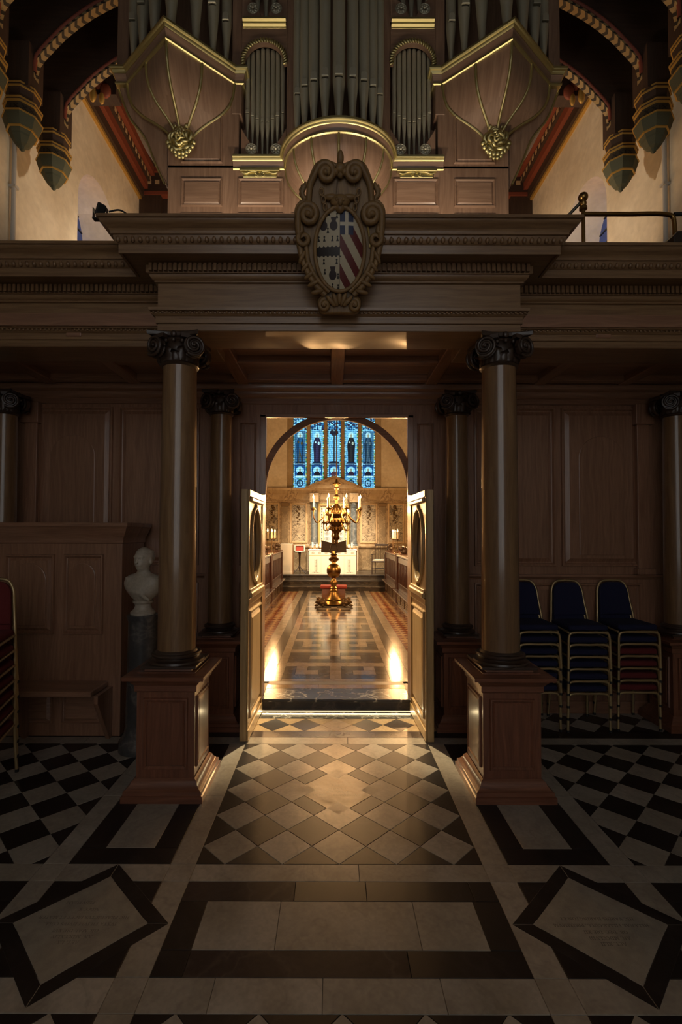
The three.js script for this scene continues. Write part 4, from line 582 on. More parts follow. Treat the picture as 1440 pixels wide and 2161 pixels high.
// bowl under the round tower
function corbel(name, edge, bottom, y0, y1, prof, ribsAt, ribR, ribMat, bodyMat) {
  const N = edge.length - 1, K = 14, P = (u, v) => { const f = u * N, i = Math.min(N - 1, Math.floor(f)), t = f - i, ex = edge[i][0] + (edge[i + 1][0] - edge[i][0]) * t, ez = edge[i][1] + (edge[i + 1][1] - edge[i][1]) * t; let k = 0; while (k < prof.length - 2 && prof[k + 1][0] < v) k++; const [t0, s0] = prof[k], [t1, s1] = prof[k + 1], q = Math.min(1, (v - t0) / (t1 - t0)), qq = q, sc = s0 + (s1 - s0) * qq; return V3(bottom[0] + (ex - bottom[0]) * sc, y0 + (y1 - y0) * v, bottom[1] + (ez - bottom[1]) * sc); };
  const pos = []; for (let i = 0; i < N; i++) for (let j = 0; j < K; j++) { const a = P(i / N, j / K), b = P((i + 1) / N, j / K), c = P((i + 1) / N, (j + 1) / K), d = P(i / N, (j + 1) / K); for (const q of [a, c, b, a, d, c]) pos.push(q.x, q.y, q.z); }
  const g = new THREE.BufferGeometry(); g.setAttribute('position', new THREE.Float32BufferAttribute(pos, 3)); g.computeVertexNormals(); const body = obj(name, toCreasedNormals(g, 0.5), bodyMat, organ, { grain: 'y' });
  for (const u of ribsAt) { const pts = []; for (let j = 0; j <= K; j++) pts.push(P(u, j / K).add(V3(0, 0, 0.004))); obj('gilt_rib', tube(pts, ribR, 36, 6), ribMat, body); }
}
const edgeLine = (pts, n) => { const out = []; for (let i = 0; i < pts.length - 1; i++) for (let k = 0; k < n; k++) out.push([pts[i][0] + (pts[i + 1][0] - pts[i][0]) * k / n, pts[i][1] + (pts[i + 1][1] - pts[i][1]) * k / n]); out.push(pts[pts.length - 1]); return out; };
const OG = [[0, 1], [0.22, 0.965], [0.36, 0.90], [0.48, 0.79], [0.58, 0.65], [0.67, 0.49], [0.76, 0.35], [0.85, 0.24], [1, 0.13]];
const BOWL = [[0, 1], [0.2, 0.985], [0.4, 0.92], [0.6, 0.79], [0.75, 0.63], [0.88, 0.43], [1, 0.16]];
corbel('round_corbel', arcPath.map(([x, z]) => [x * 0.99, z]), [0, OZ + 0.01], 5.355, 4.93, BOWL, [0.02, 0.2, 0.34, 0.5, 0.66, 0.8, 0.98], 0.012, M.gold, M.caseWood);
for (const s of [-1, 1]) {
  const A = [[-2.12, -4.95], [-2.12, OZ], [-2.02, OZ], [-1.505, -4.17], [-0.99, OZ], [-0.915, OZ], [-0.915, -4.75]], path = s < 0 ? A : A.map(([x, z]) => [-x, z]).reverse();
  const mo = (n, pr, m) => obj(n, sweep(pr, path, false, 0.5, true), m, organ, { grain: 'x' });
  mo('gilt_crown', [[0, 6.275], [0.022, 6.28], [0.032, 6.29], [0.036, 6.303], [0.048, 6.306], [0.054, 6.313], [0.054, 6.333], [-0.2, 6.336]], M.gold);
  mo('hollow', [[-0.02, 6.2], [0.004, 6.21], [0.01, 6.24], [0.022, 6.275], [0, 6.28]], M.caseWood);
  mo('gilt_foot', [[-0.2, 6.184], [0.004, 6.186], [0.014, 6.192], [0.014, 6.206], [0, 6.21]], M.gold);
  { const g = ext(shp([[s * 2.02, 4.6], [s * 1.505, 4.17], [s * 0.99, 4.6], [s * 0.99, 4.8], [s * 2.02, 4.8]]), 0, 0.09, 0); g.rotateX(-Math.PI / 2); g.translate(0, 6.21, 0); obj('tower_floor', strip(g), M.caseWood, organ); }
  const E = edgeLine([[s * 2.02, OZ], [s * 1.505, -4.185], [s * 0.99, OZ]], 8);
  corbel('tower_corbel', E, [s * 1.475, OZ + 0.02], 6.19, 5.60, OG, [0.0, 0.25, 0.5, 0.75, 1], 0.014, M.gold, M.caseWood);
  // overhanging side of the case
  const b = new THREE.Shape(); b.moveTo(s * 1.6, 5.15); b.lineTo(s * 1.6, 6.2); b.lineTo(s * 2.11, 6.2); b.lineTo(s * 2.10, 6.12); b.bezierCurveTo(s * 2.02, 5.85, s * 1.86, 5.72, s * 1.78, 5.52); b.bezierCurveTo(s * 1.72, 5.36, s * 1.66, 5.24, s * 1.6, 5.15);
  obj('overhang', ext(b, -5.05, 0.42, 0.01, 20), M.caseWood, organ, { grain: 'y' });
  { const pts = [[s * 2.11, 6.15, -4.62], [s * 2.0, 5.88, -4.62], [s * 1.85, 5.68, -4.62], [s * 1.76, 5.46, -4.62], [s * 1.66, 5.24, -4.62]]; obj('gilt_rib', tube(pts, 0.012, 30, 6), M.gold, organ); }
  // gilt rose at the foot of the corbel
  const rs = [], cx = s * 1.475, cy = 5.59, cz = OZ + 0.085; rs.push(ball(cx, cy, cz - 0.02, 0.1, 1, 1, 0.5, 16));
  for (const [R, n, amp, r, dz] of [[0.098, 5, 0.012, 0.02, 0.0], [0.068, 5, 0.009, 0.016, 0.03], [0.040, 4, 0.006, 0.012, 0.05], [0.018, 3, 0.003, 0.009, 0.062]]) { const pts = []; for (let k = 0; k < 40; k++) { const a = k / 40 * Math.PI * 2, q = R + amp * Math.cos(n * a + R * 40); pts.push([cx + Math.cos(a) * q, cy + Math.sin(a) * q, cz + dz + 0.006 * Math.sin(n * a)]); } rs.push(tube(pts, r, 60, 7, true)); }
  rs.push(ball(cx, cy, cz + 0.06, 0.013)); for (let k = 0; k < 10; k++) { const a = Math.PI * (1.08 + 0.84 * k / 9); rs.push(ball(cx + Math.cos(a) * 0.125, cy + Math.sin(a) * 0.135, cz, 0.026, 1, 1, 0.8, 8)); } for (let k = 0; k < 6; k++) { const a = Math.PI * (1.2 + 0.6 * k / 5); rs.push(ball(cx + Math.cos(a) * 0.09, cy - 0.035 + Math.sin(a) * 0.135, cz - 0.005, 0.022, 1, 1, 0.8, 8)); } for (let k = 0; k < 4; k++) rs.push(ball(cx - 0.05 + k * 0.033, cy + 0.125 + 0.014 * (k === 1 || k === 2), cz, 0.026, 1, 1, 0.7, 8));
  obj('gilt_rose', rs, M.gold, organ, { label: 'carved gilt rose boss' });
}

// ---------------------------------------------------------------- carved cartouche with painted arms on the middle of the cornice
{
  const t = thing('armorial_cartouche', 'carved wooden cartouche with painted shield of arms on the cornice', 'cartouche', [0, 3.50, -3.545]); t.rotation.x = 0.33;
  // local: x right, y up 0..0.98, z front; leans forward over the cornice
  const half = [[0, 0], [0.12, 0.0], [0.15, 0.03], [0.155, 0.09], [0.12, 0.14], [0.19, 0.2], [0.265, 0.32], [0.30, 0.46], [0.315, 0.58], [0.31, 0.67], [0.27, 0.72], [0.225, 0.735], [0.23, 0.80], [0.20, 0.88], [0.165, 0.935], [0.11, 0.96], [0.05, 0.945], [0.02, 0.935], [0, 0.955]];
  const out = [...half, ...half.slice(1, -1).reverse().map(([x, y]) => [-x, y])]; const sh = new THREE.Shape(); sh.setFromPoints(new THREE.SplineCurve(out.concat([out[0]]).map((p) => new THREE.Vector2(...p))).getPoints(120));
  obj('back_board', ext(sh, -0.05, 0.07, 0.015), M.shieldWood, t, { grain: 'y' });
  obj('gilt_ground', [ext((() => { const e = new THREE.Shape(); e.absellipse(0, 0.42, 0.215, 0.345, 0, 7); return e; })(), 0.01, 0.035, 0.012, 32), ext((() => { const e = new THREE.Shape(); e.absellipse(0, 0.795, 0.10, 0.075, 0, 7); return e; })(), 0.012, 0.02, 0.006, 20)], M.shieldGold, t);
  // raised rim
  { const pts = []; for (let i = 0; i < 48; i++) { const a = i / 48 * Math.PI * 2; pts.push([Math.cos(a) * 0.172, 0.405 + Math.sin(a) * 0.262, 0.055]); } obj('rim', tube(pts, 0.014, 64, 7, true), M.shieldWood, t, { grain: 'y' }); }
  const spiral = (cx, cy, R, a0, turns, dir, r0, r1, z = 0.04, tail = []) => { const pts = tail.map((p) => V3(...p)); const n = 36; for (let i = 0; i <= n; i++) { const q = i / n, a = a0 + dir * turns * 2 * Math.PI * q, rr = R * (1 - 0.84 * q); pts.push(V3(cx + Math.cos(a) * rr, cy + Math.sin(a) * rr, z + 0.02 * q)); } const g = new THREE.TubeGeometry(new THREE.CatmullRomCurve3(pts), 70, r0, 7); return g; };
  for (const s of [-1, 1]) {
    obj('top_scroll', [spiral(s * 0.095, 0.865, 0.062, s > 0 ? 0.3 : Math.PI - 0.3, 1.6, s, 0.022, 0.01, 0.045, [[s * 0.215, 0.70, 0.02], [s * 0.20, 0.80, 0.035]]), ball(s * 0.095, 0.865, 0.06, 0.02)], M.shieldWood, t);
    obj('side_scroll', [spiral(s * 0.215, 0.62, 0.072, s > 0 ? -0.2 : Math.PI + 0.2, 1.7, s, 0.024, 0.01, 0.045, [[s * 0.265, 0.42, 0.02], [s * 0.285, 0.52, 0.04]]), ball(s * 0.215, 0.62, 0.07, 0.024)], M.shieldWood, t);
    obj('lower_scroll', [spiral(s * 0.245, 0.475, 0.05, s > 0 ? 1.2 : Math.PI - 1.2, 1.2, -s, 0.018, 0.01, 0.04, [[s * 0.285, 0.60, 0.03]]), tube([[s * 0.285, 0.46, 0.02], [s * 0.25, 0.32, 0.035], [s * 0.18, 0.20, 0.035], [s * 0.10, 0.12, 0.03]], 0.022, 24, 7), tube([[s * 0.235, 0.44, 0.035], [s * 0.215, 0.32, 0.045], [s * 0.15, 0.215, 0.045], [s * 0.07, 0.14, 0.045]], 0.017, 24, 7)], M.shieldWood, t);
    obj('foot_scroll', [spiral(s * 0.105, 0.055, 0.04, Math.PI / 2, 1.4, -s, 0.016, 0.01, 0.03), ball(s * 0.105, 0.055, 0.045, 0.016)], M.shieldWood, t);
    for (let k = 0; k < 4; k++) { const g = ball(0, 0, 0, 0.03, 0.55, 1.5, 0.5, 7); g.rotateZ(s * (-0.9 + k * 0.42)); g.translate(s * (0.245 + 0.012 * Math.sin(k)), 0.735 + k * 0.018, 0.0); obj('acanthus', g, M.shieldWood, t); }
    for (let k = 0; k < 5; k++) { const g = ball(0, 0, 0, 0.034, 0.5, 1.4, 0.5, 7); g.rotateZ(s * (0.5 + k * 0.22)); g.translate(s * (0.262 - k * 0.026), 0.36 - k * 0.055, 0.05); obj('acanthus', g, M.shieldWood, t); }
    obj('husk_chain', [0, 1, 2].map((k) => { const g = new THREE.TorusGeometry(0.017, 0.006, 6, 14); g.scale(0.8, 1.2, 1); g.translate(s * (0.125 - k * 0.012), 0.755 - k * 0.045, 0.05); return g; }), M.shieldWood, t);
  }
  obj('top_finial', [ball(0, 0.955, 0.035, 0.03, 0.8, 1.5, 0.8), ball(0, 0.89, 0.05, 0.035, 1, 0.9, 0.7), ball(0, 0.85, 0.05, 0.02), ball(-0.03, 0.87, 0.045, 0.025), ball(0.03, 0.87, 0.045, 0.025)], M.shieldWood, t);
  obj('mask', [ball(0, 0.70, 0.045, 0.055, 1.25, 0.8, 0.7, 14), ball(-0.06, 0.725, 0.04, 0.04, 1.3, 0.55, 0.6), ball(0.06, 0.725, 0.04, 0.04, 1.3, 0.55, 0.6), ball(0, 0.685, 0.085, 0.016, 1, 1.4, 1), ball(-0.022, 0.705, 0.075, 0.013), ball(0.022, 0.705, 0.075, 0.013), ball(0, 0.655, 0.06, 0.034, 0.9, 0.9, 0.7)], M.shieldWood, t);
  obj('foot_shell', [-2, -1, 0, 1, 2].map((k) => { const g = ball(0, 0, 0, 0.036, 0.5, 1.4, 0.5, 8); g.rotateZ(-k * 0.38); g.translate(k * 0.03, 0.105 - Math.abs(k) * 0.012, 0.04); return g; }), M.shieldWood, t);
  const arms = canvas(600, 900, (c, w, h) => {
    c.fillStyle = '#b9ad93'; c.fillRect(0, 0, w, h);
    const spot = (x, y, k = 1) => { c.fillStyle = '#17120e'; c.beginPath(); c.moveTo(x, y + 26 * k); c.lineTo(x - 13 * k, y + 26 * k); c.lineTo(x - 5 * k, y); c.lineTo(x + 5 * k, y); c.lineTo(x + 13 * k, y + 26 * k); c.fill(); c.beginPath(); c.arc(x, y - 14 * k, 9 * k, 0, 7); c.fill(); c.fillRect(x - 3 * k, y - 20 * k, 6 * k, 26 * k); };
    const pot = (x, y) => { c.fillStyle = '#2a1c1c'; c.beginPath(); c.ellipse(x, y, 48, 55, 0, 0, 7); c.fill(); c.beginPath(); c.moveTo(x - 36, y - 94); c.lineTo(x - 24, y - 40); c.lineTo(x + 24, y - 40); c.lineTo(x + 36, y - 94); c.fill(); };
    // left half: ermine, waved fess, three charges
    c.fillStyle = '#221a17'; c.fillRect(0, 400, w / 2, 120); c.fillStyle = '#b9ad93'; for (let x = 20; x < w / 2; x += 52) { c.beginPath(); c.arc(x, 398, 27, 0, Math.PI); c.fill(); c.fillStyle = '#221a17'; c.beginPath(); c.arc(x + 26, 520, 14, 0, Math.PI); c.fill(); c.fillStyle = '#b9ad93'; }
    pot(96, 190); pot(222, 190); pot(212, 730); for (const [x, y] of [[165, 50], [262, 78], [150, 240], [36, 330], [106, 330], [206, 330], [270, 330], [100, 580], [262, 580], [112, 690], [280, 740], [212, 850], [282, 860]]) spot(x, y, 1.25);
    // right half: blue canton with white cross, red bends
    c.save(); c.beginPath(); c.rect(w / 2, 0, w / 2, h); c.clip(); c.fillStyle = '#5e1714'; for (const o of [0, 1, 2]) { c.beginPath(); const y = -60 + o * 330; c.moveTo(w / 2, y); c.lineTo(w, y + 480); c.lineTo(w, y + 640); c.lineTo(w / 2, y + 160); c.fill(); } c.restore();
    c.fillStyle = '#232a4a'; c.fillRect(w / 2, 0, 168, 290); c.fillStyle = '#c4bba6'; c.fillRect(w / 2 + 64, 30, 40, 260); c.fillRect(w / 2, 150, 168, 40);
    c.fillStyle = 'rgba(30,22,16,.8)'; c.fillRect(w / 2 - 2, 0, 4, h);
  });
  { const N = 24, K = 8, pos = [], uv = [], rx = 0.165, ry = 0.255, q = (r, a) => [Math.cos(a) * r * rx, 0.405 + Math.sin(a) * r * ry, 0.046 + 0.032 * (1 - r * r)]; for (let i = 0; i < N; i++) for (let j = 0; j < K; j++) { const a0 = i / N * 2 * Math.PI, a1 = (i + 1) / N * 2 * Math.PI, r0 = j / K, r1 = (j + 1) / K; const A = q(r0, a0), B = q(r1, a0), C = q(r1, a1), D = q(r0, a1); for (const v of [A, B, C, A, C, D]) { pos.push(...v); uv.push((v[0] + rx) / (2 * rx), (v[1] - 0.405 + ry) / (2 * ry)); } }
    const g = new THREE.BufferGeometry(); g.setAttribute('position', new THREE.Float32BufferAttribute(pos, 3)); g.setAttribute('uv', new THREE.Float32BufferAttribute(uv, 2)); g.computeVertexNormals(); obj('painted_shield', g, std({ map: arms, roughness: 0.5 }), t, { keepUV: true, label: 'oval shield painted with impaled arms' }); }
}

// ---------------------------------------------------------------- gallery fittings: floodlights behind the cornice, brass rail
function flood(name, label, pos, target, I, angle, { size = 0.09, color = SOFT, cable } = {}) {
  const t = thing(name, label, 'lamp', pos); const dir = V3(...target).sub(V3(...pos)).normalize(), q = new THREE.Quaternion().setFromUnitVectors(V3(0, 0, 1), dir);
  const S = size, put = (g) => { g = strip(g); g.applyQuaternion(q); g.translate(0, 0.07, 0); return g; };
  obj('housing', [put(rbx(-S, S, -S * 0.7, S * 0.7, -S * 0.8, S * 0.3, 0.01))], M.black_metal, t);
  obj('bracket', [bx(-S * 1.15, -S * 1.05, 0, 0.08, -0.015, 0.015), bx(S * 1.05, S * 1.15, 0, 0.08, -0.015, 0.015), bx(-S * 1.15, S * 1.15, -0.003, 0.008, -0.02, 0.02)], M.black_metal, t);
  obj('lens', [put(bx(-S * 0.85, S * 0.85, -S * 0.55, S * 0.55, S * 0.3, S * 0.33))], M.lens, t);
  if (cable) obj('cable', [tube(cable, 0.006, 24, 6)], M.black_metal, t);
  const l = new THREE.SpotLight(color, I, 0, angle, 1, 2); l.position.set(pos[0] + dir.x * S * 0.6, pos[1] + 0.07 + dir.y * S * 0.6, pos[2] + dir.z * S * 0.6); l.target.position.set(...target); l.castShadow = true; l.shadow.radius = 2.5; l.name = 'flood_light'; scene.add(l, l.target); return t;
}

for (const s of [-1, 1]) {
  const w = s < 0 ? 'left' : 'right';
  flood('floodlight', `floodlight behind the cornice at the foot of the ${w} organ tower`, [s * 1.15, 4.112, -3.95], [s * 1.25, 5.6, -4.6], LIGHT.organUp, 1.25);
  flood('floodlight', `floodlight behind the cornice below the ${w} flat of small pipes`, [s * 0.45, 4.112, -3.98], [s * 0.45, 5.4, -4.6], LIGHT.organUp, 1.25);
  flood('floodlight', `floodlight on the rear parapet shining on the ${w} wall`, [s * 0.9, 5.055, -5.9], [s * 3.8, 6.6, -8.2], LIGHT.wallFlood, 1.0, { size: 0.12 });
  flood('floodlight', `added unseen floodlight brightening the reveal of the ${w} wall window`, [s * 1.9, 5.055, -5.85], [s * 4.15, 6.55, -8.3], LIGHT.addedRevealFlood, 0.36, { size: 0.07 });  // added unseen lamp, only there to brighten the window reveal
}
flood('floodlight', 'small black floodlight with cable standing on the left end of the cornice', [-1.69, 4.112, -3.42], [-3.2, 6.4, -5.8], LIGHT.sideFlood, 0.9, { size: 0.042, cable: [[0.05, 0.07, -0.02], [0.12, 0.10, -0.05], [0.2, 0.06, -0.12], [0.26, 0.0, -0.2]] });
{
  const t = thing('gallery_rail', 'brass handrail with ball finial on the right of the gallery', 'rail', [0, 0, 0]), z = -4.4;
  obj('post', [rod([2.225, 4.05, z], [2.225, 4.93, z], 0.017, 0.017, 14), lathe([[0.018, 4.84], [0.034, 4.85], [0.034, 4.875], [0.022, 4.885], [0.03, 4.90], [0.03, 4.915], [0.015, 4.93]], 16, [2.225, 0, z])], M.brass, t);
  obj('ball_finial', ball(2.225, 4.965, z, 0.043, 1, 1, 1, 18), M.brass, t);
  obj('rail', [tube([[2.225, 4.81, z], [2.6, 4.81, z], [2.97, 4.81, z], [3.035, 4.79, z], [3.05, 4.73, z], [3.05, 4.4, z], [3.05, 4.05, z]], 0.02, 80, 10)], M.brass, t);
  obj('return_rail', [tube([[3.05, 4.81, z], [3.3, 4.81, z + 0.02], [3.72, 4.83, z + 0.05]], 0.018, 20, 8), rod([2.225, 4.94, z], [2.03, 4.78, z - 0.3], 0.014)], M.black_metal, t);
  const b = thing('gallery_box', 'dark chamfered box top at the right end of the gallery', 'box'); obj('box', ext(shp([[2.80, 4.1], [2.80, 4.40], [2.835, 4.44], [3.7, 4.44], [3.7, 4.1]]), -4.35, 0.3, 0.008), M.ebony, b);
  for (const s of [-1, 1]) { const p = thing('wall_pipe', s < 0 ? 'pale conduit pipe running up the left wall' : 'pale conduit pipe running up the right wall', 'pipe'); const d = s < 0 ? 5.62 : 5.55; obj('pipe', [rod([s * 3.76, 4.05, -d], [s * 3.76, 8.2, -d], 0.026, 0.026, 10)], M.grey_metal, p); for (const y of [4.9, 5.9, 6.9]) obj('clip', [bx(s * 3.72, s * 3.8, y, y + 0.03, -d - 0.035, -d + 0.035)], M.grey_metal, p); }
}
// ---------------------------------------------------------------- lamps that burn: candle with a small bulb and its own light
const flameGeo = strip(lathe([[0.0001, 0], [0.011, 0.01], [0.014, 0.022], [0.009, 0.042], [0.0001, 0.062]], 10));
function candleLight(world, I, color = WARM) { const l = new THREE.PointLight(color, I, 0, 2); l.position.set(...world); l.castShadow = true; l.shadow.radius = 1; l.name = 'candle_light'; scene.add(l); }
// ---------------------------------------------------------------- brass chandelier
{
  const cx = 0.03, cz = -9.2, t = thing('chandelier', 'large tiered brass chandelier with lit candles hanging in the chancel', 'chandelier', [cx, 0, cz]);
  obj('chain_rod', [rod([0, 2.9, 0], [0, 12.62, 0], 0.012, 0.012, 8)], M.bronze, t);
  obj('top_finial', [lathe([[0.001, 2.93], [0.02, 2.92], [0.03, 2.89], [0.045, 2.86], [0.05, 2.83], [0.035, 2.80], [0.03, 2.78], [0.05, 2.765], [0.05, 2.75], [0.025, 2.73], [0.02, 2.64], [0.04, 2.62], [0.055, 2.59], [0.05, 2.56], [0.03, 2.54], [0.03, 2.46]], 20), ...[0, 1, 2, 3].map((k) => ball(Math.cos(k * Math.PI / 2) * 0.055, 2.83, Math.sin(k * Math.PI / 2) * 0.055, 0.022))], M.brass, t);
  const gad = (y0, y1, r0, r1, n) => { const gs = []; for (let k = 0; k < n; k++) { const a = k / n * Math.PI * 2; gs.push(rod([Math.cos(a) * r0, y0, Math.sin(a) * r0], [Math.cos(a) * r1, y1, Math.sin(a) * r1], 0.022, 0.014, 6)); } return gs; };
  obj('body', [lathe([[0.03, 2.46], [0.06, 2.44], [0.10, 2.40], [0.16, 2.36], [0.20, 2.31], [0.21, 2.27], [0.19, 2.24], [0.15, 2.23], [0.14, 2.20], [0.16, 2.18], [0.165, 2.14], [0.15, 2.10], [0.11, 2.07], [0.10, 2.04], [0.115, 2.0], [0.10, 1.96], [0.06, 1.93], [0.05, 1.88], [0.065, 1.85], [0.06, 1.81], [0.03, 1.78], [0.035, 1.74], [0.001, 1.70]], 28)], M.darkBrass, t);
  obj('gadroons', [...gad(2.29, 2.37, 0.2, 0.15, 18), ...gad(2.12, 2.20, 0.16, 0.14, 16), ...gad(1.97, 2.03, 0.11, 0.10, 12)], M.darkBrass, t, { kind: 'stuff' });
  const arm = (a, R, yc, yTop, drop) => {
    const c = Math.cos(a), s = Math.sin(a), P = (r, y) => [c * r, y, s * r];
    const m = obj('arm', [tube([P(0.12, yc), P(R * 0.42, yc + 0.06), P(R * 0.62, yc - drop * 0.4), P(R * 0.86, yc - drop), P(R * 1.0, yTop - 0.12), P(R, yTop - 0.02)], 0.011, 32, 6), tube([P(R * 0.42, yc + 0.05), P(R * 0.36, yc + 0.1), P(R * 0.29, yc + 0.075), P(R * 0.3, yc + 0.04)], 0.008, 16, 5)], M.brass, t);
    obj('drip_pan', lathe([[0.012, yTop - 0.05], [0.02, yTop - 0.02], [0.048, yTop - 0.005], [0.05, yTop + 0.004], [0.02, yTop + 0.008], [0.018, yTop + 0.03], [0.014, yTop + 0.035]], 14, P(R, 0)), M.brass, m);
    obj('candle', [rod([c * R, yTop + 0.01, s * R], [c * R, yTop + 0.19, s * R], 0.014, 0.014, 10)], M.wax, m);
    obj('flame', [xf(flameGeo.clone(), { s: 1.25, p: [c * R, yTop + 0.19, s * R] })], M.flame, m);
    candleLight([cx + c * R, yTop + 0.235, cz + s * R], LIGHT.candle, WARM);
  };
  for (let k = 0; k < 8; k++) arm(0.32 + k * Math.PI / 4 + (k & 1 ? 0.08 : 0), 0.46, 2.24, 2.36, 0.13);
  for (let k = 0; k < 4; k++) arm(Math.PI / 4 + k * Math.PI / 2 + 0.1, 0.30, 2.06, 2.11, 0.1);
}
// ---------------------------------------------------------------- brass lectern and the kneeling chest beyond it
{
  const t = thing('lectern', 'brass ball lectern with dark book desk in the middle of the chancel', 'lectern', [-0.01, CF, -12.25]);
  obj('foot', [lathe([[0.24, 0.03], [0.25, 0.05], [0.22, 0.09], [0.19, 0.12], [0.20, 0.16], [0.15, 0.22], [0.11, 0.30], [0.09, 0.34], [0.10, 0.37], [0.07, 0.40]], 28)], M.brass, t);
  for (const [sx, sz] of [[-1, 1], [1, 1], [-1, -1], [1, -1]]) obj('lion', [ball(sx * 0.30, 0.085, sz * 0.22, 0.075, 1.3, 0.85, 0.9), ball(sx * 0.38, 0.12, sz * 0.24, 0.055), ball(sx * 0.42, 0.035, sz * 0.27, 0.035, 1.4, 0.9, 0.9), ball(sx * 0.26, 0.035, sz * 0.30, 0.035, 1, 0.9, 1.3), ball(sx * 0.22, 0.06, sz * 0.18, 0.05)], M.bronze, t);
  obj('stem', [lathe([[0.07, 0.40], [0.085, 0.43], [0.06, 0.46], [0.07, 0.50], [0.10, 0.54], [0.10, 0.58], [0.06, 0.63], [0.045, 0.67], [0.08, 0.69], [0.14, 0.73], [0.17, 0.80], [0.175, 0.86], [0.16, 0.94], [0.11, 1.0], [0.06, 1.03], [0.05, 1.06], [0.07, 1.08], [0.12, 1.11], [0.125, 1.15], [0.08, 1.19], [0.06, 1.22], [0.09, 1.25], [0.05, 1.28], [0.04, 1.34]], 32)], M.brass, t);
  const desk = new THREE.Shape(); desk.moveTo(-0.31, 1.62); desk.lineTo(-0.1, 1.56); desk.quadraticCurveTo(0, 1.535, 0.1, 1.56); desk.lineTo(0.31, 1.62); desk.lineTo(0.315, 1.31); desk.lineTo(0.10, 1.30); desk.quadraticCurveTo(0.05, 1.27, 0, 1.27); desk.quadraticCurveTo(-0.05, 1.27, -0.10, 1.30); desk.lineTo(-0.315, 1.31);
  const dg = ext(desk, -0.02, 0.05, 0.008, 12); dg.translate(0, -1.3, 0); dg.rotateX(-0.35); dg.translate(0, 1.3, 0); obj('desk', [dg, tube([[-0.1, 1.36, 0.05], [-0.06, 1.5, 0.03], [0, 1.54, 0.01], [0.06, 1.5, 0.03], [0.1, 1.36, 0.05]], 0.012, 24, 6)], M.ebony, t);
  obj('eagle_stem', [lathe([[0.045, 1.52], [0.055, 1.58], [0.05, 1.66], [0.07, 1.72], [0.05, 1.78], [0.03, 1.82], [0.001, 1.85]], 16)], M.bronze, t);
  const c = thing('kneeling_chest', 'dark wooden chest with red padded top behind the lectern foot', 'chest', [-0.01, CF, -12.85]); obj('body', [rbx(-0.30, 0.30, 0, 0.36, -0.18, 0.18, 0.01)], M.mahogany, c); obj('cushion', [rbx(-0.345, 0.345, 0.36, 0.43, -0.21, 0.21, 0.02)], M.redLeather, c);
}
// ---------------------------------------------------------------- stalls with book desks, benches and candle lamps
function stall(s, d0, d1, label) {
  const t = thing('choir_stall', label, 'choir stall', [0, 0, 0], 0, 'choir stalls'), X = (a) => s * a, B = (a, b, y0, y1, e0, e1, r = 0.008) => rbx(Math.min(X(a), X(b)), Math.max(X(a), X(b)), y0, y1, -e1, -e0, r);
  obj('bench_top', [B(1.49, 2.2, 0.475, 0.515, d0 - 0.04, d1 + 0.03, 0.014)], M.stall, t, { grain: 'z' });
  obj('bench_front', [B(1.60, 1.66, CF, 0.475, d0, d1)], M.stall, t, { grain: 'z' });
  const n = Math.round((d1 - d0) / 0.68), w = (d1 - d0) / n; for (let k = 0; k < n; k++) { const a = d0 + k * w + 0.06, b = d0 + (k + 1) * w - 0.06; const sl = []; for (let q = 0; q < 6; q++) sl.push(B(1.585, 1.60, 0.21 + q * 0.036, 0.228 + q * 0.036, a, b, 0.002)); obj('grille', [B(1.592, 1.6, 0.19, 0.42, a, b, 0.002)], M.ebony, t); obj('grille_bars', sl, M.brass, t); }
  obj('desk_front', [B(1.64, 1.67, 0.515, 1.34, d0, d1)], M.stall, t, { grain: 'y' });
  const m = Math.round((d1 - d0) / 0.22); for (let k = 0; k < m; k++) { const a = d0 + 0.12 + k * (d1 - d0 - 0.24) / m, b = a + (d1 - d0 - 0.24) / m; obj('muntin', [B(1.615, 1.645, 0.66, 1.2, b - 0.035, b + 0.015)], M.stall, t, { grain: 'y' }); }
  obj('rail', [B(1.61, 1.65, 1.18, 1.32, d0, d1), B(1.61, 1.65, 0.515, 0.68, d0, d1)], M.stall, t, { grain: 'z' });
  obj('book_desk', [B(1.57, 1.95, 1.335, 1.375, d0 - 0.02, d1 + 0.02, 0.012)], M.stall, t, { grain: 'z' });
  for (const d of [d0, d1]) { const e = obj('end_panel', [B(1.585, 2.15, CF, 1.40, d - 0.04, d + 0.04, 0.012)], M.stall, t, { grain: 'y' }); obj('finial', [ball(X(1.78), 1.46, -d, 0.07, 1.1, 1, 0.6), ball(X(1.70), 1.53, -d, 0.05, 1, 1, 0.7), ball(X(1.86), 1.52, -d, 0.05, 1, 1, 0.7), ball(X(1.78), 1.56, -d, 0.04)], M.carved, e); }
  obj('seat_back', [B(2.5, 2.56, CF, 2.0, d0, d1)], M.stall, t, { grain: 'y' });
}
stall(-1, 12.72, 15.3, 'far choir stall on the left beside the sanctuary steps'); stall(-1, 8.6, 12.5, 'near choir stall on the left just inside the doorway');
stall(1, 12.72, 15.3, 'far choir stall on the right beside the sanctuary steps'); stall(1, 8.6, 12.5, 'near choir stall on the right just inside the doorway');
const lampLabels = { l: ['farthest', 'middle', 'nearest'], };
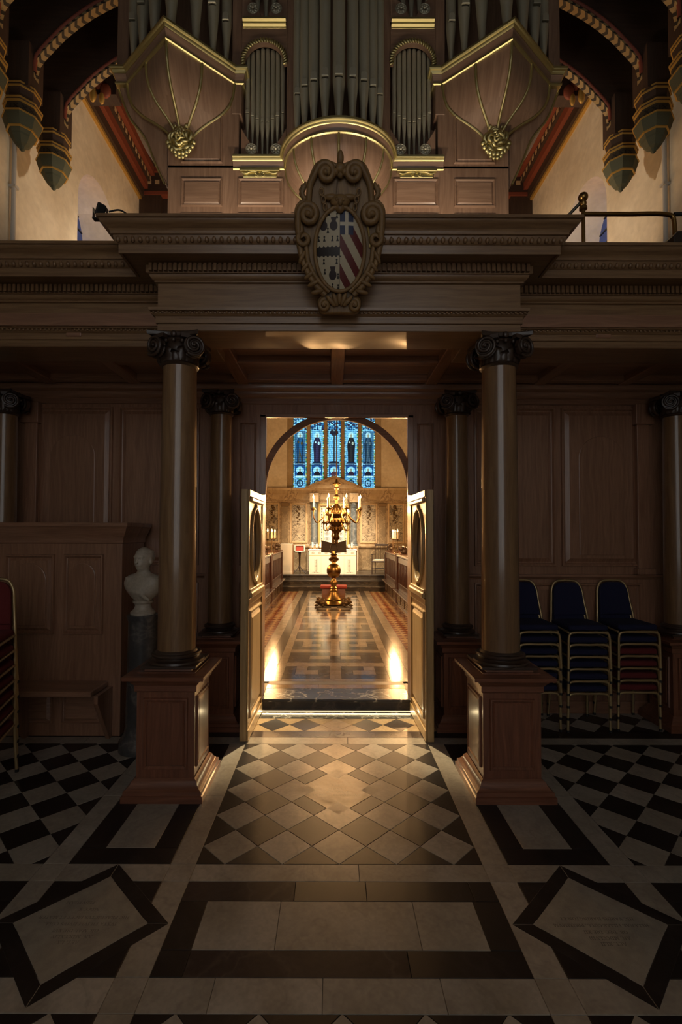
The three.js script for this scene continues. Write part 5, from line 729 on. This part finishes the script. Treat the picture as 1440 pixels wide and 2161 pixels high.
function stallLamp(x, d, label) {
  const t = thing('candle_lamp', label, 'candle lamp', [x, 1.375, -d], 0, 'stall candle lamps');
  obj('stem', [lathe([[0.045, 0], [0.045, 0.012], [0.014, 0.025], [0.009, 0.05], [0.009, 0.36], [0.018, 0.37], [0.05, 0.39], [0.05, 0.4], [0.02, 0.405]], 14)], M.bronze, t); obj('candle', [rod([0, 0.4, 0], [0, 0.575, 0], 0.022, 0.022, 12)], M.wax, t); obj('flame', [xf(flameGeo.clone(), { s: 1.4, p: [0, 0.575, 0] })], M.flame, t);
  candleLight([x, 1.375 + 0.63, -d], LIGHT.stallCandle, WARM);
}
[[13.85, 'farthest'], [13.15, 'middle'], [12.3, 'nearest']].forEach(([d, w]) => stallLamp(-1.66, d, `${w} of three lit candle lamps on the left stall desk`));
[[13.9, 'farthest'], [13.4, 'third from front'], [12.9, 'second from front'], [11.05, 'foremost']].forEach(([d, w]) => stallLamp(1.66, d, `${w} of the lit candle lamps on the right stall desk`));
// ---------------------------------------------------------------- altar and what stands round it
const SF = 0.54;
{
  const t = thing('altar', 'white draped altar with embroidered frontal', 'altar', [-0.037, SF, -16.95]);
  const front = canvas(1024, 512, (c, w, h) => {
    c.fillStyle = '#efe9d6'; c.fillRect(0, 0, w, h); c.fillStyle = '#d9cfb2'; for (const x of [250, 268, 756, 774]) c.fillRect(x, 118, 5, h); c.fillStyle = '#b79a55'; c.fillRect(0, 108, w, 10); c.fillRect(0, 100, w, 3);
    for (let k = 0; k < 7; k++) { const x = 84 + k * 143; c.strokeStyle = '#4a4a3a'; c.lineWidth = 5; c.beginPath(); c.ellipse(x, 54, 30, 24, 0, 0, 7); c.stroke(); for (let q = 0; q < 6; q++) { c.fillStyle = q & 1 ? '#8a7a4a' : '#6f7f8a'; c.beginPath(); c.ellipse(x + Math.cos(q) * 14, 54 + Math.sin(q) * 11, 7, 6, 0, 0, 7); c.fill(); } }
    for (const [x, f] of [[150, 1], [874, -1]]) { c.strokeStyle = '#3f3a24'; c.lineWidth = 6; c.beginPath(); c.moveTo(x, 470); c.lineTo(x, 190); c.stroke(); c.lineWidth = 4; for (let k = 0; k < 8; k++) for (const s of [-1, 1]) { c.beginPath(); c.moveTo(x, 440 - k * 30); c.quadraticCurveTo(x + s * 34, 430 - k * 30, x + s * 26, 400 - k * 30); c.stroke(); } c.beginPath(); c.moveTo(x - 90 * f, 480); c.quadraticCurveTo(x, 450, x + 90 * f, 490); c.stroke(); c.beginPath(); c.ellipse(x, 476, 40, 9, 0, 0, 7); c.stroke(); }
  });
  const fr = planarUV(bx(-0.79, 0.79, 0.005, 0.80, 0.30, 0.325)); obj('frontal', fr, std({ map: front, roughness: 0.85 }), t, { keepUV: true });
  obj('fair_linen', [rbx(-0.83, 0.83, 0.80, 0.825, -0.35, 0.335, 0.01), rbx(-0.835, -0.82, 0.1, 0.815, -0.3, 0.31, 0.005), rbx(0.82, 0.835, 0.1, 0.815, -0.3, 0.31, 0.005)], M.linen, t); obj('table', [rbx(-0.8, 0.8, 0, 0.8, -0.32, 0.3, 0.01)], M.mahogany, t);
  const top = SF + 0.825; let k = 0;
  for (const [x, h, lab] of [[-0.70, 0.19, 'outermost left'], [-0.555, 0.13, 'second left'], [-0.43, 0.16, 'third left'], [0.415, 0.16, 'third right'], [0.555, 0.12, 'second right'], [0.665, 0.18, 'outermost right']]) { const a = thing('altar_candle', `${lab} of the white candles standing on the altar`, 'candle', [x - 0.03, top, -17.0], 0, 'candles on the altar'); obj('holder', [lathe([[0.05, 0], [0.05, 0.012], [0.018, 0.022], [0.018, 0.04], [0.04, 0.055], [0.04, 0.062], [0.02, 0.066]], 14)], M.brass, a); obj('wax', [rod([0, 0.06, 0], [0, 0.06 + h, 0], 0.034, 0.034, 14)], M.linen, a); }
  // credence: white cabinet, tripod table with red cloth box
  const cab = thing('white_cabinet', 'tall plain pale cabinet beside the left stall end', 'cabinet', [-1.60, SF, -16.85]); obj('body', [rbx(-0.2, 0.2, 0.02, 1.02, -0.16, 0.16, 0.008)], M.paintWhite, cab); obj('plinth', [rbx(-0.205, 0.205, 0, 0.09, -0.165, 0.165, 0.006)], M.paintWhite, cab); obj('side_edge', [rbx(0.2, 0.235, 0, 1.0, -0.16, 0.14, 0.006)], M.oak, cab);
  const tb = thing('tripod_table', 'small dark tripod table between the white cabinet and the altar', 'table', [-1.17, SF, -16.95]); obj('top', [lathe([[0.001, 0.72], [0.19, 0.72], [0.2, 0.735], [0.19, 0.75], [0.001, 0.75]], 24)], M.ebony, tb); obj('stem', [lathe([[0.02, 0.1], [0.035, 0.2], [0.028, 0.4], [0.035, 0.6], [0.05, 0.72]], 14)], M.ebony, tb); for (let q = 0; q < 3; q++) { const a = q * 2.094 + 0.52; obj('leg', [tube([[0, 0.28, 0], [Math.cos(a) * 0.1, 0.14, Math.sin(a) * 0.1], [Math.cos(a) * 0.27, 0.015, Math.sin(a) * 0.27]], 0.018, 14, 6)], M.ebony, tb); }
  const rb = thing('red_casket', 'red cloth covered casket with linen on the tripod table', 'box', [-1.17, SF + 0.75, -16.95]); obj('casket', [rbx(-0.12, 0.12, 0.02, 0.2, -0.08, 0.08, 0.012)], M.redLeather, rb); obj('linen', [rbx(-0.15, 0.15, 0, 0.02, -0.12, 0.12, 0.006), rbx(-0.17, 0.19, 0.2, 0.225, -0.1, 0.1, 0.008), rbx(0.15, 0.19, 0.0, 0.21, -0.1, 0.1, 0.008), rbx(-0.175, -0.14, 0.03, 0.21, -0.1, 0.1, 0.008)], M.linen, rb);
  // armchair to the right
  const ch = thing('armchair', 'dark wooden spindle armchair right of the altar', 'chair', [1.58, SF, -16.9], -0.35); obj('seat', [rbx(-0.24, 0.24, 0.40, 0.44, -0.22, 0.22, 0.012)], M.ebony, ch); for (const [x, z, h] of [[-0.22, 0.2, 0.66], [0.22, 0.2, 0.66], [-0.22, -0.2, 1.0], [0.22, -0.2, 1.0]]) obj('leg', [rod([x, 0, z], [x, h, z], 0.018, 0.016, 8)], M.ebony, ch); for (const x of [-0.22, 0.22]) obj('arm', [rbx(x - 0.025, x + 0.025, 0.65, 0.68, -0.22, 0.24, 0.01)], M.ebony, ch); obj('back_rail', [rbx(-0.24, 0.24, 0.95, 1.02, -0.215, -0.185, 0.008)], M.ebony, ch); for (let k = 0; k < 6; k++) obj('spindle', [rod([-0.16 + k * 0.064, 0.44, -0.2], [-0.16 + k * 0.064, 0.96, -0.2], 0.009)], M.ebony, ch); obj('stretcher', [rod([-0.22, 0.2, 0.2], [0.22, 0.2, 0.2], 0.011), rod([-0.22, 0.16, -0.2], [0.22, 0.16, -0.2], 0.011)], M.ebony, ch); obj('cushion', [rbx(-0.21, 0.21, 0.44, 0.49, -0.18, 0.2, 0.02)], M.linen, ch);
}
// ---------------------------------------------------------------- marble reredos
{
  const t = thing('reredos', 'veined marble reredos with pediment behind the altar', 'reredos', [0, 0, 0]), z = -18.62;
  obj('dado', [rbx(-3.7, 3.7, SF, 1.45, z, z + 0.16, 0.01)], M.olive, t, { grain: 'x' });
  obj('field', [bx(-3.7, 3.7, 1.45, 3.3, z, z + 0.06)], M.sienna, t, { grain: 'x' });
  obj('entablature', sweep([[0.06, 3.06], [0.09, 3.07], [0.09, 3.13], [0.11, 3.15], [0.11, 3.40], [0.14, 3.43], [0.16, 3.47], [0.22, 3.52], [0.24, 3.58], [0.24, 3.62], [0, 3.63]], [[-3.7, z], [3.7, z]]), M.sienna, t, { grain: 'x' });
  obj('pediment', ext(shp([[-1.05, 3.60], [1.05, 3.60], [0.3, 3.93], [0, 4.03], [-0.3, 3.93]]), z, 0.3, 0.02), M.sienna, t);
  obj('pediment_cornice', [rod([-1.08, 3.63, z + 0.28], [0, 4.05, z + 0.28], 0.035), rod([1.08, 3.63, z + 0.28], [0, 4.05, z + 0.28], 0.035)], M.sienna, t);
  obj('base_moulding', sweep([[0.16, 1.36], [0.2, 1.38], [0.22, 1.42], [0.22, 1.46], [0.1, 1.5], [0.06, 1.52]], [[-3.7, z], [3.7, z]]), M.sienna, t, { grain: 'x' });
  for (const s of [-1, 1]) {
    for (const [a, b, m, n] of [[1.06, 1.58, M.breccia, 0], [2.10, 2.60, M.breccia, 1], [2.75, 3.4, M.breccia, 2]]) { const p = obj('panel', [rbx(s * a, s * b, 1.62, 3.0, z + 0.05, z + 0.075, 0.006)], m, t); obj('panel_frame', [rbx(s * (a - 0.06), s * a, 1.56, 3.06, z + 0.05, z + 0.10, 0.01), rbx(s * b, s * (b + 0.06), 1.56, 3.06, z + 0.05, z + 0.10, 0.01), rbx(s * a, s * b, 3.0, 3.06, z + 0.05, z + 0.10, 0.01), rbx(s * a, s * b, 1.56, 1.62, z + 0.05, z + 0.10, 0.01)], M.cream, p); }
    const p = obj('pilaster', [rbx(s * 1.70, s * 1.96, 1.5, 2.95, z + 0.05, z + 0.14, 0.008)], M.olive, t); obj('pilaster_capital', [rbx(s * 1.68, s * 1.98, 2.93, 3.07, z + 0.05, z + 0.17, 0.012)], M.bronze, p);
    const c = obj('marble_column', lathe([[0.16, 1.46], [0.16, 1.5], [0.14, 1.53], [0.145, 1.56], [0.125, 1.58], [0.12, 2.2], [0.108, 2.86], [0.125, 2.88], [0.11, 2.9], [0.13, 2.98], [0.16, 3.04], [0.16, 3.07]], 24, [s * 0.735 + 0.01, 0, z + 0.28]), M.greycol, t); obj('column_plinth', [rbx(s * 0.735 - 0.16, s * 0.735 + 0.18, SF, 1.46, z + 0.1, z + 0.45, 0.01)], M.sienna, c); obj('impost_block', [rbx(s * 0.735 - 0.16, s * 0.735 + 0.18, 3.07, 3.4, z + 0.05, z + 0.46, 0.01)], M.sienna, c);
    obj('gilt_frame', [rbx(s * 0.50, s * 0.58, 1.46, 3.0, z + 0.05, z + 0.14, 0.01)], M.gold, t);
    // carved garland drops on the outer panels
    const gl = []; for (let k = 0; k < 9; k++) gl.push(ball(s * 1.33 + 0.05 * Math.sin(k * 2.3), 2.92 - k * 0.08, z + 0.09, 0.05 - 0.003 * k, 1.1, 1, 0.6, 7)); for (let k = 0; k < 8; k++) gl.push(ball(s * 2.3 + 0.05 * Math.sin(k * 1.9), 2.92 - k * 0.085, z + 0.09, 0.06 - 0.004 * k, 1.1, 1, 0.6, 7)); obj('carved_garland', gl, M.bronze, t, { kind: 'stuff' });
  }
  obj('gilt_frame_head', [rbx(-0.58, 0.58, 2.96, 3.05, z + 0.05, z + 0.14, 0.01)], M.gold, t);
  const mos = canvas(512, 900, (c, w, h) => { c.fillStyle = '#e9e2cc'; c.fillRect(0, 0, w, h); const bl = (x, y, a, b, f) => { c.fillStyle = f; c.beginPath(); c.ellipse(x, y, a, b, 0, 0, 7); c.fill(); }; for (let y = 20; y < h; y += 34) for (const x of [26, w - 26]) { c.fillStyle = (y / 34 | 0) & 1 ? '#4b4a52' : '#8a7040'; c.fillRect(x - 14, y, 28, 20); } for (let x = 60; x < w - 50; x += 34) { c.fillStyle = (x / 34 | 0) & 1 ? '#4b4a52' : '#8a7040'; c.fillRect(x, 14, 20, 26); c.fillRect(x, h - 40, 20, 26); } c.strokeStyle = '#c3a558'; c.lineWidth = 10; c.strokeRect(56, 56, w - 112, h - 112); for (let r = 0; r < 6; r++) for (const x of [126, w - 126]) { const y = 130 + r * 124; bl(x, y, 48, 48, '#7f8b94'); bl(x, y, 38, 38, '#dcd8c8'); for (let q = 0; q < 8; q++) bl(x + Math.cos(q * 0.785) * 22, y + Math.sin(q * 0.785) * 22, 9, 9, '#56636e'); bl(x, y, 10, 10, '#8c6a3a'); } c.fillStyle = '#a2563f'; c.fillRect(w / 2 - 34, 110, 68, h - 220); });
  const mg = planarUV(bx(-0.5, 0.5, 1.46, 2.97, z + 0.05, z + 0.085)); obj('mosaic_panel', mg, std({ map: mos, roughness: 0.4 }), t, { keepUV: true, label: 'pale mosaic panel with rosettes' });
}
// ---------------------------------------------------------------- chancel lamps high up: a spot on the altar, downlights over the doorway
function downlight(label, pos, target, I, angle, color, arm, rad = 3) { const t = thing('spotlight', label, 'lamp', pos); const dir = V3(...target).sub(V3(...pos)).normalize(), q = new THREE.Quaternion().setFromUnitVectors(V3(0, -1, 0), dir), put = (g) => { g = strip(g); g.applyQuaternion(q); return g; }; obj('housing', [put(lathe([[0.001, 0.14], [0.06, 0.14], [0.07, 0.12], [0.07, -0.02], [0.062, -0.02], [0.062, 0.0]], 18))], M.black_metal, t); obj('lens', [put(new THREE.CylinderGeometry(0.06, 0.06, 0.004, 18))], M.lens, t); obj('bracket', arm ? [rod([0, 0.05, 0], arm, 0.012)] : [rod([0, 0.05, 0], [0, 0.3, 0], 0.012)], M.black_metal, t); const l = new THREE.SpotLight(color, I, 0, angle, 0.8, 2); l.position.set(pos[0] + dir.x * 0.05, pos[1] + dir.y * 0.05, pos[2] + dir.z * 0.05); l.target.position.set(...target); l.castShadow = true; l.shadow.radius = rad; l.name = 'spot_light'; scene.add(l, l.target); }
for (const s of [-1, 1]) {
  downlight(s < 0 ? 'left spotlight high in the chancel aimed at the altar' : 'right spotlight high in the chancel aimed at the altar', [s * 1.2, 7.4, -14.2], [0, 1.4, -17.6], LIGHT.altar, 0.36, SOFT, [0, 4.2, 0]);
  downlight(s < 0 ? 'left downlight on the chancel side of the doorway' : 'right downlight on the chancel side of the doorway', [s * 0.6, 5.35, -7.3], [-s * 0.85, 0.5, -4.98], LIGHT.screenDown, 0.17, new THREE.Color().setRGB(1, 0.78, 0.46), [0, -0.28, 1.25]);
}
// warm strip of light along the foot of the chancel step
{
  const t = thing('step_light', 'thin glowing light strip along the foot of the chancel step', 'lamp', [0, 0.001, -5.304]);
  obj('channel', [bx(-0.795, 0.795, 0, 0.006, -0.004, 0.008), bx(-0.795, 0.795, 0.018, 0.024, -0.004, 0.008)], M.grey_metal, t); obj('diffuser', [bx(-0.79, 0.79, 0.006, 0.018, -0.004, 0.004)], glow(new THREE.Color().setRGB(1, 0.80, 0.45), 1.2), t);
  const l = new THREE.RectAreaLight(new THREE.Color().setRGB(1, 0.76, 0.40), LIGHT.stepStrip, 1.58, 0.012); l.position.set(0, 0.013, -5.292); l.lookAt(0, 0.4, -3); l.name = 'strip_light'; scene.add(l);
}
// ---------------------------------------------------------------- stacking chairs
function chair(cloth) {
  const t = new THREE.Group(); const F = M.chairGold;
  obj('back_frame', [tube([[-0.205, 0.0, -0.21], [-0.195, 0.25, -0.19], [-0.19, 0.44, -0.18], [-0.17, 0.62, -0.215], [-0.155, 0.74, -0.235], [-0.115, 0.81, -0.245], [-0.05, 0.825, -0.248], [0.05, 0.825, -0.248], [0.115, 0.81, -0.245], [0.155, 0.74, -0.235], [0.17, 0.62, -0.215], [0.19, 0.44, -0.18], [0.195, 0.25, -0.19], [0.205, 0.0, -0.21]], 0.0125, 60, 7)], F, t);
  const back = new THREE.Shape(); back.moveTo(-0.165, 0.47); back.lineTo(0.165, 0.47); back.lineTo(0.15, 0.70); back.quadraticCurveTo(0.14, 0.805, 0.05, 0.81); back.lineTo(-0.05, 0.81); back.quadraticCurveTo(-0.14, 0.805, -0.15, 0.70); const bg = ext(back, -0.018, 0.05, 0.014, 10); bg.translate(0, -0.47, 0); bg.rotateX(-0.17); bg.translate(0, 0.47, -0.185); obj('backrest', bg, cloth, t);
  obj('front_frame', [tube([[-0.205, 0, 0.225], [-0.2, 0.2, 0.222], [-0.197, 0.31, 0.22], [-0.185, 0.352, 0.22], [-0.15, 0.365, 0.22], [0, 0.367, 0.222], [0.15, 0.365, 0.22], [0.185, 0.352, 0.22], [0.197, 0.31, 0.22], [0.2, 0.2, 0.222], [0.205, 0, 0.225]], 0.0125, 50, 7)], F, t);
  for (const x of [-0.19, 0.19]) obj('side_rail', [rod([x, 0.365, 0.2], [x, 0.385, -0.18], 0.011)], F, t);
  obj('seat', [rbx(-0.195, 0.195, 0.378, 0.438, -0.17, 0.215, 0.026)], cloth, t);
  for (const [x, z] of [[-0.205, 0.225], [0.205, 0.225], [-0.205, -0.21], [0.205, -0.21]]) obj('foot', [rod([x, 0, z], [x, 0.022, z], 0.015)], M.black_metal, t);
  return t;
}
const protos = { blue: chair(M.blueCloth), red: chair(M.redCloth) };
const ORD = ['bottom', 'second', 'third', 'fourth', 'fifth', 'sixth', 'seventh', 'top'];
function chairStack(x, d, turn, cols, where, group) {
  cols.forEach((c, k) => { const r = protos[c].clone(); r.name = numbered('stacking_chair'); const top = k === cols.length - 1; r.position.set(x + Math.sin(turn) * 0.004 * k, k * 0.118, -d + 0.004 * k); r.rotation.y = turn;
    r.userData = { label: `${c} upholstered chair with gold frame, ${top ? 'topmost' : k ? ORD[k] + ' from bottom' : 'bottom'} of ${where}`, category: 'chair', group }; scene.add(r); });
}
chairStack(1.96, 5.03, 0, ['blue', 'blue', 'blue', 'blue', 'blue', 'blue'], 'the stack half behind the column', 'stacked chairs on the right');
chairStack(2.43, 5.01, 0, ['blue', 'blue', 'blue', 'blue', 'blue', 'blue'], 'the middle right stack', 'stacked chairs on the right');
chairStack(2.935, 5.05, 0, ['red', 'red', 'red', 'red', 'blue', 'blue'], 'the stack nearest the right edge', 'stacked chairs on the right');
chairStack(-2.70, 3.72, 0.25, ['red', 'red', 'red', 'red', 'red', 'red', 'red'], 'the stack at the left edge', 'stacked chairs on the left');
// ---------------------------------------------------------------- tall panelled pew at the left of the porch
{
  const t = thing('panelled_pew', 'tall dark panelled wooden pew against the left porch wall', 'pew', [0, 0, 0]), z = -4.66;
  obj('back', [rbx(-3.72, -2.03, 0.0, 1.93, z, z - 0.07, 0.008)], M.mahogany, t, { grain: 'y' });
  obj('top_moulding', sweep([[0, 1.80], [0.012, 1.81], [0.012, 1.85], [0.03, 1.88], [0.05, 1.92], [0.06, 1.95], [0.075, 1.965], [0.075, 2.0], [-0.07, 2.003], [-0.07, 1.8]], [[-3.72, z], [-2.03, z], [-2.03, -5.2]]), M.mahogany, t, { grain: 'x' });
  obj('end', [rbx(-2.09, -2.03, 0, 1.93, z - 0.06, -5.2, 0.008)], M.mahogany, t, { grain: 'y' });
  for (const [a, b] of [[-3.13, -2.66], [-2.58, -2.2], [-3.66, -3.22]]) { obj('panel', fieldPanel(a, b, 0.95, 1.70, z + 0.004, { frame: 0.03, raise: 0.018, bevel: 0.03 }), M.mahogany, t); const w = (b - a) / 2 - 0.07, c = (a + b) / 2, s = new THREE.Shape(); s.moveTo(c - w, 1.03); s.lineTo(c + w, 1.03); s.lineTo(c + w, 1.62 - w); s.absarc(c, 1.62 - w, w, 0, Math.PI, false); obj('arched_field', ext(s, z + 0.014, 0.016, 0.006, 20), M.mahogany, t, { grain: 'y' }); obj('panel', fieldPanel(a, b, 0.12, 0.45, z + 0.004, { frame: 0.02, raise: 0.014, bevel: 0.03 }), M.mahogany, t); }
  obj('seat', [rbx(-3.72, -2.14, 0.47, 0.52, z, z + 0.34, 0.012)], M.mahogany, t, { grain: 'x' }); for (const x of [-3.66, -2.9, -2.12]) obj('seat_bracket', [ext(shp([[0, 0], [0.05, 0], [0.3, 0.4], [0.3, 0.47], [0, 0.47]]), -0.02, 0.04, 0.004)].map((g) => xf(strip(g), { ry: -Math.PI / 2, p: [x, 0, z] })), M.mahogany, t);
}
// ---------------------------------------------------------------- marble bust on its shaft
{
  const P = [-1.735, -4.42], ped = thing('bust_pedestal', 'grey veined marble shaft under the white bust', 'pedestal', [P[0], 0, P[1]]);
  obj('shaft', lathe([[0.19, 0], [0.19, 0.08], [0.165, 0.11], [0.15, 0.14], [0.135, 0.2], [0.122, 1.12], [0.135, 1.15], [0.135, 1.178], [0.001, 1.18]], 28), M.greymarble, ped);
  const t = thing('marble_bust', 'white marble bust of a man in drapery left of the column', 'bust', [P[0], 1.18, P[1]], -0.28);
  obj('socle', lathe([[0.105, 0], [0.108, 0.02], [0.098, 0.03], [0.08, 0.045], [0.068, 0.075], [0.072, 0.095], [0.088, 0.105], [0.088, 0.122], [0.06, 0.128]], 28), M.bust, t);
  // one continuous figure from a distance field: chest, drapery folds, neck, head and face
  const smin = (a, b, k) => { const h = Math.max(k - Math.abs(a - b), 0) / k; return Math.min(a, b) - h * h * k * 0.25; };
  const ell = (p, c, r) => { const x = (p[0] - c[0]) / r[0], y = (p[1] - c[1]) / r[1], z = (p[2] - c[2]) / r[2], k0 = Math.hypot(x, y, z), k1 = Math.hypot(x / r[0], y / r[1], z / r[2]); return k0 * (k0 - 1) / (k1 || 1e-6); };
  const cap = (p, a, b, ra, rb) => { const ab = [b[0] - a[0], b[1] - a[1], b[2] - a[2]], ap = [p[0] - a[0], p[1] - a[1], p[2] - a[2]]; const h = Math.max(0, Math.min(1, (ap[0] * ab[0] + ap[1] * ab[1] + ap[2] * ab[2]) / (ab[0] ** 2 + ab[1] ** 2 + ab[2] ** 2))); return Math.hypot(ap[0] - ab[0] * h, ap[1] - ab[1] * h, ap[2] - ab[2] * h) - (ra + (rb - ra) * h); };
  const sdf = (p) => {
    const q = [Math.abs(p[0]), p[1], p[2]];
    let body = ell(p, [0, 0.245, 0], [0.155, 0.125, 0.10]); body = smin(body, ell(q, [0.11, 0.275, -0.005], [0.075, 0.075, 0.075]), 0.05); body = smin(body, cap(p, [0, 0.11, 0.0], [0, 0.2, 0], 0.05, 0.11), 0.05);
    for (let k = 0; k < 4; k++) { const o = k * 0.036; body = smin(body, cap(p, [-0.125 + o * 0.4, 0.32 - o, 0.06], [0.07 + o * 0.5, 0.17 - o * 0.25, 0.095], 0.016, 0.012), 0.012); } body = smin(body, cap(p, [0.10, 0.33, 0.04], [0.02, 0.20, 0.10], 0.02, 0.013), 0.015);
    let neck = cap(p, [0, 0.30, -0.01], [0, 0.40, 0.0], 0.058, 0.05); body = smin(body, neck, 0.04);
    let h = ell(p, [0, 0.50, -0.005], [0.074, 0.096, 0.09]); h = smin(h, ell(p, [0, 0.455, 0.025], [0.056, 0.065, 0.062]), 0.03); h = smin(h, ell(p, [0, 0.412, 0.055], [0.026, 0.02, 0.026]), 0.02);
    h = smin(h, cap(p, [0, 0.50, 0.082], [0, 0.462, 0.103], 0.008, 0.013), 0.012); h = smin(h, cap(q, [0.008, 0.512, 0.084], [0.044, 0.513, 0.070], 0.009, 0.008), 0.012); h = smin(h, ell(p, [0, 0.438, 0.082], [0.024, 0.008, 0.013]), 0.008); h = smin(h, ell(q, [0.075, 0.475, -0.005], [0.012, 0.03, 0.02]), 0.01);
    const eye = ell(q, [0.029, 0.496, 0.088], [0.015, 0.009, 0.014]); h = Math.max(h, -eye + 0.001); h = smin(h, ell(q, [0.029, 0.495, 0.072], [0.013, 0.011, 0.012]), 0.004);
    for (let k = 0; k < 4; k++) h = smin(h, ell(q, [0.052, 0.555 - k * 0.022, -0.022 - k * 0.006], [0.024, 0.016, 0.045]), 0.014);
    return smin(body, h, 0.02);
  };
  const N = 96, S = 0.31, mc = new MarchingCubes(N, M.bust, false, false, 200000); mc.isolation = 0;
  for (let k = 0; k < N; k++) for (let j = 0; j < N; j++) for (let i = 0; i < N; i++) { const f = (v) => (v / (N / 2) - 1) * S; mc.field[i + j * N + k * N * N] = -sdf([f(i), f(j) + 0.32, f(k)]); }
  mc.update(); const n = mc.count, g = new THREE.BufferGeometry(); g.setAttribute('position', new THREE.BufferAttribute(mc.positionArray.slice(0, n * 3), 3)); g.setAttribute('normal', new THREE.BufferAttribute(mc.normalArray.slice(0, n * 3), 3)); g.scale(S, S, S); g.translate(0, 0.32, 0);
  obj('figure', g, M.bust, t);
}
renderer.render(scene, camera);
